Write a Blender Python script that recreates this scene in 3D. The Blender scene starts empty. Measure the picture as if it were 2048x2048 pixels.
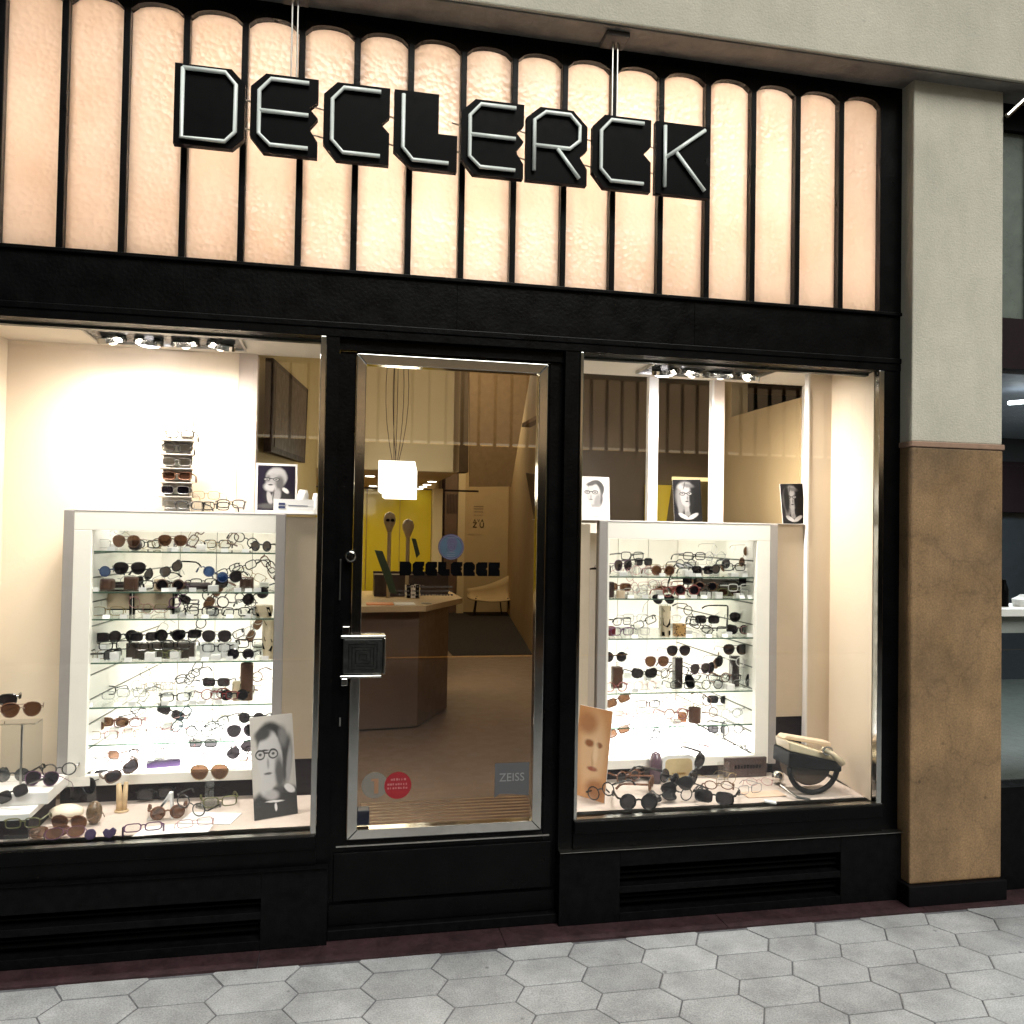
import bpy, math, random
from mathutils import Vector, Matrix
random.seed(7)
sc = bpy.context.scene
col = sc.collection
R_ = math.radians

# ------------------------------------------------------------------ camera
CAM = Vector((0.0, -3.6, 1.7023))
RX = Vector((0.97900, -0.20313, 0.01739)); UP = Vector((-0.02163, -0.01869, 0.99959)); FW = Vector((0.20272, 0.97897, 0.02269))
cam = bpy.data.cameras.new('camera'); co = bpy.data.objects.new('camera', cam); col.objects.link(co)
cam.sensor_width = 36; cam.lens = 1700 / 2048 * 36; cam.clip_start = .05; cam.clip_end = 200
m = Matrix.Identity(4)
for i in range(3):
    m[i][0] = RX[i]; m[i][1] = UP[i]; m[i][2] = -FW[i]; m[i][3] = CAM[i]
co.matrix_world = m
sc.camera = co

def ray(px, py):
    return FW + RX * ((px - 1024) / 1700) - UP * ((py - 1024) / 1700)
def atY(px, py, y):
    d = ray(px, py); return CAM + d * ((y - CAM.y) / d.y)
def atZ(px, py, z):
    d = ray(px, py); return CAM + d * ((z - CAM.z) / d.z)

# ------------------------------------------------------------------ world, sun, exposure
w = bpy.data.worlds.new('World'); sc.world = w; w.use_nodes = True
nt = w.node_tree; bg = nt.nodes['Background']
sky = nt.nodes.new('ShaderNodeTexSky'); sky.sky_type = 'NISHITA'; sky.sun_disc = False
sky.sun_elevation = R_(4); sky.sun_rotation = R_(170)
nt.links.new(sky.outputs[0], bg.inputs[0]); bg.inputs[1].default_value = 0.05
sl = bpy.data.lights.new('arcade_glow', 'SUN'); sl.energy = 1.75; sl.angle = R_(35); sl.color = (1.0, 0.99, 0.93)
so = bpy.data.objects.new('arcade_glow', sl); col.objects.link(so)
so.rotation_euler = (R_(44), 0, R_(14))
sc.view_settings.view_transform = 'Standard'; sc.view_settings.look = 'None'
sc.view_settings.gamma = 1; sc.view_settings.use_curve_mapping = False; sc.view_settings.exposure = 1.0
sc.render.engine = 'CYCLES'
cy = sc.cycles
cy.use_denoising = True; cy.max_bounces = 10; cy.transparent_max_bounces = 24; cy.diffuse_bounces = 4
cy.glossy_bounces = 4; cy.transmission_bounces = 6; cy.caustics_reflective = False; cy.caustics_refractive = False
cy.sample_clamp_indirect = 4.0

# ------------------------------------------------------------------ materials
M = {}
def mat(name, color, rough=.6, metal=0.0, var=.12, scale=12, bump=0.0, bscale=60, spec=.5, emit=None, estr=0, coat=0, grain=0.0, gscale=300, crack=0.0, stain=0.0, rvar=.08):
    if name in M: return M[name]
    ma = bpy.data.materials.new(name); ma.use_nodes = True; t = ma.node_tree; b = t.nodes['Principled BSDF']
    b.inputs['Roughness'].default_value = rough; b.inputs['Metallic'].default_value = metal
    b.inputs['Specular IOR Level'].default_value = spec; b.inputs['Coat Weight'].default_value = coat
    tc = t.nodes.new('ShaderNodeTexCoord')
    n = t.nodes.new('ShaderNodeTexNoise'); n.inputs['Scale'].default_value = scale; n.inputs['Detail'].default_value = 6; n.inputs['Roughness'].default_value = .65
    ge = t.nodes.new('ShaderNodeNewGeometry'); POS = ge.outputs['Position']
    t.links.new(POS, n.inputs['Vector'])
    rr = t.nodes.new('ShaderNodeMapRange'); rr.inputs[1].default_value = .3; rr.inputs[2].default_value = .7
    rr.inputs[3].default_value = max(.02, rough - rvar); rr.inputs[4].default_value = rough + rvar
    rn = t.nodes.new('ShaderNodeTexNoise'); rn.inputs['Scale'].default_value = scale * 1.7; rn.inputs['Detail'].default_value = 5; t.links.new(POS, rn.inputs['Vector'])
    t.links.new(rn.outputs['Fac'], rr.inputs[0])
    if not metal: t.links.new(rr.outputs[0], b.inputs['Roughness'])
    r = t.nodes.new('ShaderNodeMapRange'); r.inputs[1].default_value = .3; r.inputs[2].default_value = .7
    r.inputs[3].default_value = 1 - var; r.inputs[4].default_value = 1 + var
    t.links.new(n.outputs['Fac'], r.inputs[0])
    last = r.outputs[0]
    if grain:
        g = t.nodes.new('ShaderNodeTexNoise'); g.inputs['Scale'].default_value = gscale; g.inputs['Detail'].default_value = 3
        t.links.new(POS, g.inputs['Vector'])
        gr = t.nodes.new('ShaderNodeMapRange'); gr.inputs[1].default_value = .3; gr.inputs[2].default_value = .7
        gr.inputs[3].default_value = 1 - grain; gr.inputs[4].default_value = 1 + grain
        t.links.new(g.outputs['Fac'], gr.inputs[0])
        mm = t.nodes.new('ShaderNodeMath'); mm.operation = 'MULTIPLY'
        t.links.new(last, mm.inputs[0]); t.links.new(gr.outputs[0], mm.inputs[1]); last = mm.outputs[0]
    def mul(a, sock):
        q = t.nodes.new('ShaderNodeMath'); q.operation = 'MULTIPLY'; t.links.new(a, q.inputs[0]); t.links.new(sock, q.inputs[1]); return q.outputs[0]
    if stain:
        mp = t.nodes.new('ShaderNodeVectorMath'); mp.operation = 'MULTIPLY'; mp.inputs[1].default_value = (2.4, 2.4, .7); t.links.new(POS, mp.inputs[0])
        g = t.nodes.new('ShaderNodeTexNoise'); g.inputs['Scale'].default_value = 1.6; g.inputs['Detail'].default_value = 8; g.inputs['Roughness'].default_value = .7; t.links.new(mp.outputs[0], g.inputs['Vector'])
        gr = t.nodes.new('ShaderNodeMapRange'); gr.inputs[1].default_value = .35; gr.inputs[2].default_value = .62; gr.inputs[3].default_value = 1 - stain; gr.inputs[4].default_value = 1 + stain * .25
        t.links.new(g.outputs['Fac'], gr.inputs[0]); last = mul(last, gr.outputs[0])
        g = t.nodes.new('ShaderNodeTexVoronoi'); g.inputs['Scale'].default_value = 7; g.inputs['Randomness'].default_value = 1; t.links.new(POS, g.inputs['Vector'])
        gr = t.nodes.new('ShaderNodeMapRange'); gr.inputs[1].default_value = .035; gr.inputs[2].default_value = .075; gr.inputs[3].default_value = 1 - stain * 1.6; gr.inputs[4].default_value = 1
        t.links.new(g.outputs['Distance'], gr.inputs[0]); last = mul(last, gr.outputs[0])
    if crack:
        wv = t.nodes.new('ShaderNodeTexNoise'); wv.inputs['Scale'].default_value = 5; wv.inputs['Detail'].default_value = 6; t.links.new(POS, wv.inputs['Vector'])
        ad = t.nodes.new('ShaderNodeVectorMath'); ad.operation = 'MULTIPLY_ADD'; ad.inputs[1].default_value = (.35, .35, .35); t.links.new(wv.outputs['Color'], ad.inputs[0]); t.links.new(POS, ad.inputs[2])
        g = t.nodes.new('ShaderNodeTexVoronoi'); g.feature = 'DISTANCE_TO_EDGE'; g.inputs['Scale'].default_value = 1.9; t.links.new(ad.outputs[0], g.inputs['Vector'])
        gr = t.nodes.new('ShaderNodeMapRange'); gr.inputs[1].default_value = .0; gr.inputs[2].default_value = .014; gr.inputs[3].default_value = 1 - crack; gr.inputs[4].default_value = 1
        t.links.new(g.outputs['Distance'], gr.inputs[0]); last = mul(last, gr.outputs[0])
    mx = t.nodes.new('ShaderNodeVectorMath'); mx.operation = 'SCALE'; mx.inputs[0].default_value = color[:3]
    t.links.new(last, mx.inputs['Scale']); t.links.new(mx.outputs[0], b.inputs['Base Color'])
    if bump:
        bn = t.nodes.new('ShaderNodeTexNoise'); bn.inputs['Scale'].default_value = bscale; bn.inputs['Detail'].default_value = 5
        t.links.new(POS, bn.inputs['Vector'])
        bu = t.nodes.new('ShaderNodeBump'); bu.inputs['Strength'].default_value = bump; bu.inputs['Distance'].default_value = .01
        t.links.new(bn.outputs['Fac'], bu.inputs['Height']); t.links.new(bu.outputs[0], b.inputs['Normal'])
    if emit:
        b.inputs['Emission Color'].default_value = (*emit, 1); b.inputs['Emission Strength'].default_value = estr
    M[name] = ma; return ma

def glassmat(name, tint=(1, 1, 1), gloss=1.0, ior=1.5, rough=0.0, opac=0.0, ocol=(.1, .1, .1)):
    """thin see-through sheet: Fresnel reflection over a tinted transparency (plus an opaque share for smoked lenses)"""
    if name in M: return M[name]
    ma = bpy.data.materials.new(name); ma.use_nodes = True; t = ma.node_tree; t.nodes.clear()
    o = t.nodes.new('ShaderNodeOutputMaterial'); tr = t.nodes.new('ShaderNodeBsdfTransparent'); tr.inputs[0].default_value = (*tint, 1)
    gl = t.nodes.new('ShaderNodeBsdfGlossy'); gl.inputs['Roughness'].default_value = rough
    # Schlick reflectance from the angle to the sheet, the same from either side
    ge = t.nodes.new('ShaderNodeNewGeometry'); dp = t.nodes.new('ShaderNodeVectorMath'); dp.operation = 'DOT_PRODUCT'
    t.links.new(ge.outputs['Incoming'], dp.inputs[0]); t.links.new(ge.outputs['Normal'], dp.inputs[1])
    def mth(op, a, b_=None):
        q = t.nodes.new('ShaderNodeMath'); q.operation = op
        for k_, x_ in enumerate((a, b_)):
            if x_ is None: continue
            if isinstance(x_, (int, float)): q.inputs[k_].default_value = x_
            else: t.links.new(x_, q.inputs[k_])
        return q.outputs[0]
    f = mth('POWER', mth('SUBTRACT', 1.0, mth('ABSOLUTE', dp.outputs['Value'])), 5.0)
    f = mth('ADD', mth('MULTIPLY', f, .96), .04)
    mu = t.nodes.new('ShaderNodeMath'); mu.operation = 'MULTIPLY'; mu.inputs[1].default_value = gloss; mu.use_clamp = True
    t.links.new(f, mu.inputs[0])
    mx = t.nodes.new('ShaderNodeMixShader'); t.links.new(mu.outputs[0], mx.inputs[0])
    src = tr.outputs[0]
    if opac:
        df = t.nodes.new('ShaderNodeBsdfDiffuse'); df.inputs[0].default_value = (*ocol, 1)
        m2 = t.nodes.new('ShaderNodeMixShader'); m2.inputs[0].default_value = opac
        t.links.new(tr.outputs[0], m2.inputs[1]); t.links.new(df.outputs[0], m2.inputs[2]); src = m2.outputs[0]
    t.links.new(src, mx.inputs[1]); t.links.new(gl.outputs[0], mx.inputs[2]); t.links.new(mx.outputs[0], o.inputs[0])
    M[name] = ma; return ma

def emis(name, color, s):
    if name in M: return M[name]
    ma = bpy.data.materials.new(name); ma.use_nodes = True; t = ma.node_tree; t.nodes.clear()
    o = t.nodes.new('ShaderNodeOutputMaterial'); e = t.nodes.new('ShaderNodeEmission'); e.inputs[0].default_value = (*color, 1); e.inputs[1].default_value = s
    t.links.new(e.outputs[0], o.inputs[0]); M[name] = ma; return ma

def hammered():
    """translucent hammered cathedral glass, lit only by what stands behind or before it"""
    ma = bpy.data.materials.new('hammered_glass'); ma.use_nodes = True; t = ma.node_tree; t.nodes.clear()
    o = t.nodes.new('ShaderNodeOutputMaterial'); tc = t.nodes.new('ShaderNodeTexCoord')
    di = t.nodes.new('ShaderNodeTexNoise'); di.inputs['Scale'].default_value = 9
    t.links.new(tc.outputs['Object'], di.inputs['Vector'])
    ad = t.nodes.new('ShaderNodeVectorMath'); ad.operation = 'MULTIPLY_ADD'; ad.inputs[1].default_value = (.02, .02, .02)
    t.links.new(di.outputs['Color'], ad.inputs[0]); t.links.new(tc.outputs['Object'], ad.inputs[2])
    v = t.nodes.new('ShaderNodeTexVoronoi'); v.feature = 'SMOOTH_F1'; v.inputs['Scale'].default_value = 44; v.inputs['Smoothness'].default_value = .35
    t.links.new(ad.outputs[0], v.inputs['Vector'])
    n2 = t.nodes.new('ShaderNodeTexNoise'); n2.inputs['Scale'].default_value = 3.0; n2.inputs['Detail'].default_value = 4
    t.links.new(tc.outputs['Object'], n2.inputs['Vector'])
    bu = t.nodes.new('ShaderNodeBump'); bu.inputs['Strength'].default_value = .5; bu.inputs['Distance'].default_value = .0075
    t.links.new(v.outputs['Distance'], bu.inputs['Height'])
    cr = t.nodes.new('ShaderNodeValToRGB'); cr.color_ramp.elements[0].position = .3; cr.color_ramp.elements[0].color = (.80, .70, .60, 1)
    cr.color_ramp.elements[1].position = .65; cr.color_ramp.elements[1].color = (.92, .84, .755, 1)
    t.links.new(n2.outputs['Fac'], cr.inputs[0])
    tl = t.nodes.new('ShaderNodeBsdfTranslucent'); t.links.new(cr.outputs[0], tl.inputs[0]); t.links.new(bu.outputs[0], tl.inputs['Normal'])
    gl = t.nodes.new('ShaderNodeBsdfGlossy'); gl.inputs['Roughness'].default_value = .25; t.links.new(bu.outputs[0], gl.inputs['Normal'])
    mx = t.nodes.new('ShaderNodeMixShader'); mx.inputs[0].default_value = .05
    t.links.new(tl.outputs[0], mx.inputs[1]); t.links.new(gl.outputs[0], mx.inputs[2]); t.links.new(mx.outputs[0], o.inputs[0])
    M['hammered_glass'] = ma; return ma
HG = hammered()
BLACK = mat('black_paint', (.0016, .0016, .0018), .32, var=.5, scale=7, bump=.12, bscale=70, spec=.10, rvar=.06, stain=.04)
GRANITE = mat('black_granite', (.003, .003, .0033), .5, spec=.07, var=.5, scale=25, grain=.5, gscale=260, bump=.03)
VENT = mat('vent_black', (.0015, .0015, .0015), .8, spec=.05)
CHROME = mat('chrome', (.52, .51, .48), .13, 1.0, var=.08, scale=20)
STEEL = mat('brushed_steel', (.42, .41, .38), .28, 1.0, var=.15, scale=30, bump=.02)
DARKMETAL = mat('dark_etched_metal', (.05, .052, .05), .38, .9, var=.4, scale=40, bump=.3, bscale=45)
PLASTER = mat('cream_plaster', (.52, .495, .41), .85, var=.07, scale=4, bump=.35, bscale=120, grain=.07, gscale=150, stain=.10)
SOFFIT = mat('shaded_soffit_plaster', (.16, .15, .135), .9, var=.35, scale=6, bump=.3, bscale=40)  # plaster with the shade under the beam put into its colour
STONE = mat('brown_travertine', (.24, .15, .075), .5, var=.28, scale=4, bump=.15, bscale=40, grain=.25, gscale=110, crack=.22, stain=.26)
STONECAP = mat('pinkish_stone', (.30, .19, .13), .55, var=.15, scale=20)
PLINTH = mat('dark_plinth', (.003, .0025, .003), .6, spec=.1, var=.3, scale=20)
TILE = mat('grey_paving', (.425, .44, .455), .7, var=.14, scale=3.2, bump=.3, bscale=110, grain=.22, gscale=170)
GROUT = mat('grout', (.13, .13, .14), .9, var=.4, scale=30)
REDST = mat('dark_red_stone', (.038, .017, .02), .55, var=.45, scale=9, grain=.25, gscale=90)
CREAM = mat('cream_wall', (.76, .645, .50), .7, var=.02, scale=3, bump=.05)
CEILW = mat('window_ceiling_white', (.78, .72, .63), .6, var=.02)
PINKP = mat('greyish_pink_panel', (.55, .46, .40), .6, var=.04)
WINFL = mat('window_floor_felt', (.56, .47, .41), .8, var=.05, scale=30, bump=.1, bscale=200)
CABW = mat('cabinet_white', (.86, .83, .76), .4, var=.02)
CABG = mat('cabinet_grey_edge', (.36, .335, .32), .45, .2, var=.04)
SLAT = mat('cabinet_slat', (.80, .78, .71), .35, var=.06, scale=4)
SLATG = mat('slat_groove', (.12, .13, .11), .5)
RECESS = mat('recess_dark', (.014, .007, .009), .6, spec=.15)
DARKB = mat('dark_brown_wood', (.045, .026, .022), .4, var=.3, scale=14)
TAN = mat('interior_tan', (.50, .37, .20), .8, var=.05, scale=3, bump=.1)
TANL = mat('interior_tan_light', (.62, .50, .30), .75, var=.03, scale=3)
IFLOOR = mat('interior_floor', (.22, .14, .09), .42, var=.10, scale=6, grain=.12, gscale=60)
BROWND = mat('desk_brown', (.15, .095, .065), .5, var=.1, scale=8)
BRN = mat('partition_brown', (.085, .06, .035), .45, var=.12, scale=3)
YEL = mat('yellow_gloss', (.60, .46, .03), .16, var=.05, scale=2, coat=.4)
WHITE = mat('white_paint', (.82, .80, .77), .5, var=.02)
PAPER = mat('white_card', (.86, .85, .83), .7, var=.02)
NEON = mat('neon_tube_unlit', (.86, .92, .88), .25, var=.05, coat=.5)
SIGNB = mat('sign_black', (.0015, .0015, .0018), .4, spec=.05, var=.3, scale=14)
SIGNS = mat('sign_side', (.003, .0018, .004), .6, spec=.04)
GLASS = glassmat('window_glass', (.985, .99, .985), gloss=1.1)
SHELF = glassmat('shelf_glass', (.965, .985, .965), gloss=.8)
SHELFE = glassmat('shelf_glass_edge', (.14, .26, .19), gloss=1, opac=.5, ocol=(.10, .16, .12))
ACRY = glassmat('clear_acrylic', (.94, .95, .94), gloss=2.2)
GREYST = glassmat('grey_sticker_film', (.3, .3, .3), gloss=.5, opac=.85, ocol=(.10, .10, .105))

# ------------------------------------------------------------------ mesh builder
class MB:
    def __init__(s): s.v = []; s.f = []; s.m = []; s.p = []
    def add(s, vs, fs, mi=0):
        k = len(s.v); s.p.append((k, len(s.f))); s.v += [tuple(v) for v in vs]; s.f += [tuple(i + k for i in f) for f in fs]; s.m += [mi] * len(fs); return s
    def box(s, x0, x1, y0, y1, z0, z1, mi=0):
        vs = [(x0, y0, z0), (x1, y0, z0), (x1, y1, z0), (x0, y1, z0), (x0, y0, z1), (x1, y0, z1), (x1, y1, z1), (x0, y1, z1)]
        return s.add(vs, [(0, 3, 2, 1), (4, 5, 6, 7), (0, 1, 5, 4), (1, 2, 6, 5), (2, 3, 7, 6), (3, 0, 4, 7)], mi)
    def prism(s, pts, y0, y1, mi=0, mside=None, plane='xz'):
        n = len(pts)
        def P(p, d): return (p[0], d, p[1]) if plane == 'xz' else (p[0], p[1], d)
        ar = sum(pts[i][0] * pts[(i + 1) % n][1] - pts[(i + 1) % n][0] * pts[i][1] for i in range(n))
        if ar < 0: pts = pts[::-1]
        vs = [P(p, y0) for p in pts] + [P(p, y1) for p in pts]
        a = tuple(range(n)); b = tuple(range(2 * n - 1, n - 1, -1))
        if plane != 'xz': a, b = a[::-1], b[::-1]
        s.add(vs, [a, b], mi)
        sd = [((i, n + i, n + (i + 1) % n, (i + 1) % n) if plane == 'xz' else (i, (i + 1) % n, n + (i + 1) % n, n + i)) for i in range(n)]
        k = len(s.v) - 2 * n
        s.f += [tuple(j + k for j in f) for f in sd]; s.m += [mi if mside is None else mside] * n
        return s
    def tube(s, path, r, n=6, closed=False, mi=0):
        path = [Vector(p) for p in path]; N = len(path); rings = []
        for i, p in enumerate(path):
            a = path[(i - 1) % N] if (closed or i > 0) else p; b = path[(i + 1) % N] if (closed or i < N - 1) else p
            t = (b - a).normalized(); u = t.cross(Vector((0, 1, 0)))
            if u.length < .2: u = t.cross(Vector((1, 0, 0)))
            u.normalize(); v = t.cross(u).normalized()
            rr = r[i] if isinstance(r, (list, tuple)) else r
            rings.append([p + u * (rr * math.cos(2 * math.pi * k / n)) + v * (rr * math.sin(2 * math.pi * k / n)) for k in range(n)])
        vs = [q for g in rings for q in g]; fs = []
        for i in range(N if closed else N - 1):
            j = (i + 1) % N
            for k in range(n):
                fs.append((i * n + k, i * n + (k + 1) % n, j * n + (k + 1) % n, j * n + k))
        if not closed: fs += [tuple(range(n))[::-1], tuple((N - 1) * n + k for k in range(n))]
        return s.add(vs, fs, mi)
    def lathe(s, prof, cx=0, cy=0, n=20, mi=0):
        vs = []; fs = []
        for (r, z) in prof: vs += [(cx + r * math.cos(2 * math.pi * k / n), cy + r * math.sin(2 * math.pi * k / n), z) for k in range(n)]
        for i in range(len(prof) - 1):
            for k in range(n): fs.append((i * n + k, i * n + (k + 1) % n, (i + 1) * n + (k + 1) % n, (i + 1) * n + k))
        fs += [tuple(range(n))[::-1], tuple((len(prof) - 1) * n + k for k in range(n))]
        return s.add(vs, fs, mi)
    def split(s, name, mats, parent=None, **kw):
        out = []; pp = s.p + [(len(s.v), len(s.f))]
        for (v0, f0), (v1, f1) in zip(pp, pp[1:]):
            q = MB(); q.v = s.v[v0:v1]; q.f = [tuple(i - v0 for i in f) for f in s.f[f0:f1]]; q.m = s.m[f0:f1]; out.append(q.obj(name, mats, parent, **kw))
        return out
    def mesh(s, name, mats, smooth=False):
        me = bpy.data.meshes.new(name); me.from_pydata(s.v, [], s.f)
        for x in (mats if isinstance(mats, (list, tuple)) else [mats]): me.materials.append(x)
        me.polygons.foreach_set('material_index', s.m)
        if smooth: me.polygons.foreach_set('use_smooth', [True] * len(s.f))
        me.update(); return me
    def obj(s, name, mats, parent=None, world=True, smooth=False, bevel=0, **kw):
        o = bpy.data.objects.new(name, s.mesh(name, mats, smooth)); col.objects.link(o)
        if parent is not None:
            o.parent = parent
            if world: o.matrix_parent_inverse = parent_inv(parent)
        if bevel:
            b = o.modifiers.new('bevel', 'BEVEL'); b.width = bevel; b.segments = 2; b.limit_method = 'ANGLE'
        for k, v in kw.items(): o[k] = v
        return o
PW = {}
def parent_inv(p):
    mm = Matrix.Identity(4); q = p
    while q is not None:
        mm = q.matrix_parent_inverse @ q.matrix_basis @ mm if q.parent else q.matrix_basis @ mm
        q = q.parent
    return mm.inverted()
def empty(name, loc, label, cat, group=None, rot=(0, 0, 0)):
    o = bpy.data.objects.new(name, None); col.objects.link(o); o.location = loc; o.rotation_euler = rot
    o.empty_display_size = .05; o['label'] = label; o['category'] = cat
    if group: o['group'] = group
    return o
def struct(o): o['kind'] = 'structure'; return o
def box(name, b, mt, parent=None, bevel=0, **kw): return MB().box(*b).obj(name, mt, parent, bevel=bevel, **kw)
def text_mesh(txt, size, mt, name, parent, loc, rot=(math.pi / 2, 0, 0), extrude=.0006, sx=1, align='CENTER'):
    cu = bpy.data.curves.new('t', 'FONT'); cu.body = txt; cu.size = size; cu.extrude = extrude; cu.align_x = align; cu.resolution_u = 3
    to = bpy.data.objects.new('t', cu); col.objects.link(to)
    dg = bpy.context.evaluated_depsgraph_get(); me = bpy.data.meshes.new_from_object(to.evaluated_get(dg))
    bpy.data.objects.remove(to); me.materials.clear(); me.materials.append(mt)
    mm = Matrix.Translation(loc) @ Matrix.Rotation(rot[2], 4, 'Z') @ Matrix.Rotation(rot[0], 4, 'X') @ Matrix.Diagonal((sx, 1, 1, 1))
    me.transform(mm)
    o = bpy.data.objects.new(name, me); col.objects.link(o); o.parent = parent; o.matrix_parent_inverse = parent_inv(parent); return o
def ell(cx, cz, rx, rz, n=16, a0=0, a1=2 * math.pi, ex=2.0):
    out = []
    full = abs(a1 - a0 - 2 * math.pi) < 1e-6
    for i in range(n):
        a = a0 + (a1 - a0) * i / (n if full else n - 1); c, s_ = math.cos(a), math.sin(a)
        out.append((cx + rx * math.copysign(abs(c) ** (2 / ex), c), cz + rz * math.copysign(abs(s_) ** (2 / ex), s_)))
    return out

# ================================================================== SETTING
CX = .488                       # centre line of the bay
XL, XR = -1.66, 2.636           # faces of the two pillars
# ---- ground
g = MB().box(-14, 16, -7.7, .0, -.30, -.004).obj('ground', GROUT); struct(g)
pav = bpy.data.objects.new('pavement', None); col.objects.link(pav); pav['kind'] = 'structure'; pav.location = (CX, -1, 0)
a_, dx_, d_ = .222, .053, .191
pitch = a_ + dx_
def hexpts(g=.0024):
    hw = a_ / 2; t = hw + dx_; h = d_ / 2
    pts = [(-hw, -h), (hw, -h), (t, 0), (hw, h), (-hw, h), (-t, 0)]
    return [(x * (1 - g / .12), y * (1 - g / .08)) for x, y in pts]
hm = []
for k in range(6):
    mb = MB(); p = hexpts(); q = [(x * .975, y * .965) for x, y in p]; n = 6
    dzs = random.uniform(-.0012, .0012)
    vs = [(x, y, -.012) for x, y in p] + [(x, y, -.002) for x, y in p] + [(x, y, .0 + dzs) for x, y in q]
    fs = [(i, (i + 1) % n, n + (i + 1) % n, n + i) for i in range(n)] + [(n + i, n + (i + 1) % n, 2 * n + (i + 1) % n, 2 * n + i) for i in range(n)] + [tuple(range(12, 18))]
    mb.add(vs, fs)
    tm = mat('grey_paving_%d' % k, tuple(c * (.86 + .045 * k) for c in (.405, .415, .425)), .68, var=.10, scale=3.2, bump=.32, bscale=110, grain=.28, gscale=170, stain=.30)
    hm.append(mb.mesh('paving_tile', tm))
far = MB()
x_start = -3.0
# a tile vertex row is set out from a tile seen in the photograph
ox, oy = 1.665, -.65
cells = []
for i in range(-40, 46):
    X = ox + i * pitch
    for j in range(-40, 6):
        Yc = oy + j * d_ + (d_ / 2 if i % 2 else 0)
        if Yc > -.155 - .02 + d_ / 2 or Yc < -7.5: continue
        cells.append((X, Yc))
near = [c for c in cells if -2.2 < c[0] < 4.3 and c[1] > -1.9]
near.sort(key=lambda c: (c[0] - .7) ** 2 * .3 + (c[1] + .5) ** 2)
near = near[:290]; ns = set(near)
EDGE = -.157
for (X, Yc) in near:
    if Yc + d_ / 2 > EDGE:       # tiles cut along the red stone strip
        p = hexpts(); cut = EDGE - Yc - .003
        poly = []
        for i in range(6):
            a, b = p[i], p[(i + 1) % 6]
            if a[1] <= cut: poly.append(a)
            if (a[1] <= cut) != (b[1] <= cut):
                tt = (cut - a[1]) / (b[1] - a[1]); poly.append((a[0] + (b[0] - a[0]) * tt, cut))
        if len(poly) < 3: continue
        mb = MB().prism(poly, -.012, .0, plane='xy'); me = mb.mesh('paving_tile', random.choice(hm).materials[0])
    else: me = random.choice(hm)
    o = bpy.data.objects.new('paving_tile', me); col.objects.link(o); o.parent = pav; o.matrix_parent_inverse = parent_inv(pav)
    o.location = (X, Yc, 0); o.rotation_euler = (random.uniform(-.004, .004), random.uniform(-.003, .003), random.uniform(-.004, .004))
for c in cells:
    if c in ns: continue
    p = hexpts(); far.add([(c[0] + x, c[1] + y, 0) for x, y in p], [tuple(range(6))])
fo = far.obj('paving_tiles_far', TILE, pav, kind='stuff')
# dark red stone strip at the foot of the shopfront, in slabs
for i in range(9):
    x0 = -3.2 + i * .98
    box('red_stone_slab', (x0 + .0015, x0 + .9785, -.155, .06, -.02, .006), REDST, pav)
# ---- beam over the shopfront
bm_ = MB().box(-9, 12, -.18, .25, 3.88, 5.6).obj('arcade_beam', PLASTER, bevel=.008); struct(bm_)
MB().box(-9, 12, -.165, .24, 3.872, 3.879).obj('beam_soffit_shade', SOFFIT, bm_)  # thin sheet carrying the painted shade of the beam's underside
up = MB().box(-9, 12, .26, 15, 5.0, 5.1).obj('upper_floor_slab', TAN); struct(up)

def pillar(x0, x1, label):
    r = empty('pillar', ((x0 + x1) / 2, 0, 0), label, 'pillar', 'pillars between the shopfronts')
    box('shaft', (x0, x1, -.085, .3, 2.158, 3.878), PLASTER, r, bevel=.006)
    box('cap_moulding', (x0 - .006, x1 + .006, -.096, .3, 2.132, 2.158), STONECAP, r, bevel=.004)
    box('stone_cladding', (x0, x1, -.09, .3, .1, 2.132), STONE, r, bevel=.007)
    box('plinth', (x0 - .02, x1 + .012, -.115, .3, 0, .1), PLINTH, r, bevel=.006)
    return r
pillar(XR, 3.128, 'cream rendered pillar with brown stone lower half, right of the black optician shopfront')
pillar(-2.15, XL, 'cream and brown pillar at the left end of the optician shopfront')

# ================================================================== SHOPFRONT
sf = empty('shopfront', (CX, 0, 0), 'black framed optician shopfront with backlit hammered glass transom and two display windows', 'shopfront')
# transom
bars = [-1.538 + .2265 * k for k in range(18)] + [2.52]
ZB, ZS, ZA = 2.781, 3.770, 3.806
bw = .016
tf = MB()
tf.box(XL, bars[0] - bw + .0, 0, .07, ZB, ZS - .02); tf.box(bars[-1] + .0, XR, 0, .07, ZB, ZS - .02)
hd = MB()
for i in range(len(bars) - 1):
    a = bars[i]; b = bars[i + 1]; l = a + (bw if i else 0); r = b - (bw if i < len(bars) - 2 else 0)
    pts = []
    for k in range(9):
        x = l + (r - l) * k / 8; z = ZS + (ZA - ZS) * (1 - ((k - 4) / 4) ** 2) ** .6
        pts.append((x, z))
    poly = [(a, 3.875), (a, ZS - .02), (l, ZS - .02), (l, ZS)] + pts[1:-1] + [(r, ZS), (r, ZS - .02), (b, ZS - .02), (b, 3.875)]
    # arch head as strips so that the face stays convex
    for k in range(8):
        (xa, za), (xb, zb) = pts[k], pts[k + 1]
        hd.prism([(xa, za), (xb, zb), (xb, 3.872), (xa, 3.872)], 0.002, .06)
    if i: hd.prism([(a - bw, ZS - .001), (a + bw, ZS - .001), (a + bw, 3.872), (a - bw, 3.872)], .001, .061)
hd.box(XL, bars[0] + .001, .001, .06, ZS - .02, 3.872); hd.box(bars[-1], XR, .001, .06, ZS - .02, 3.872)
hd.obj('arched_head', BLACK, sf)
tf.split('transom_stile', BLACK, sf)
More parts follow.
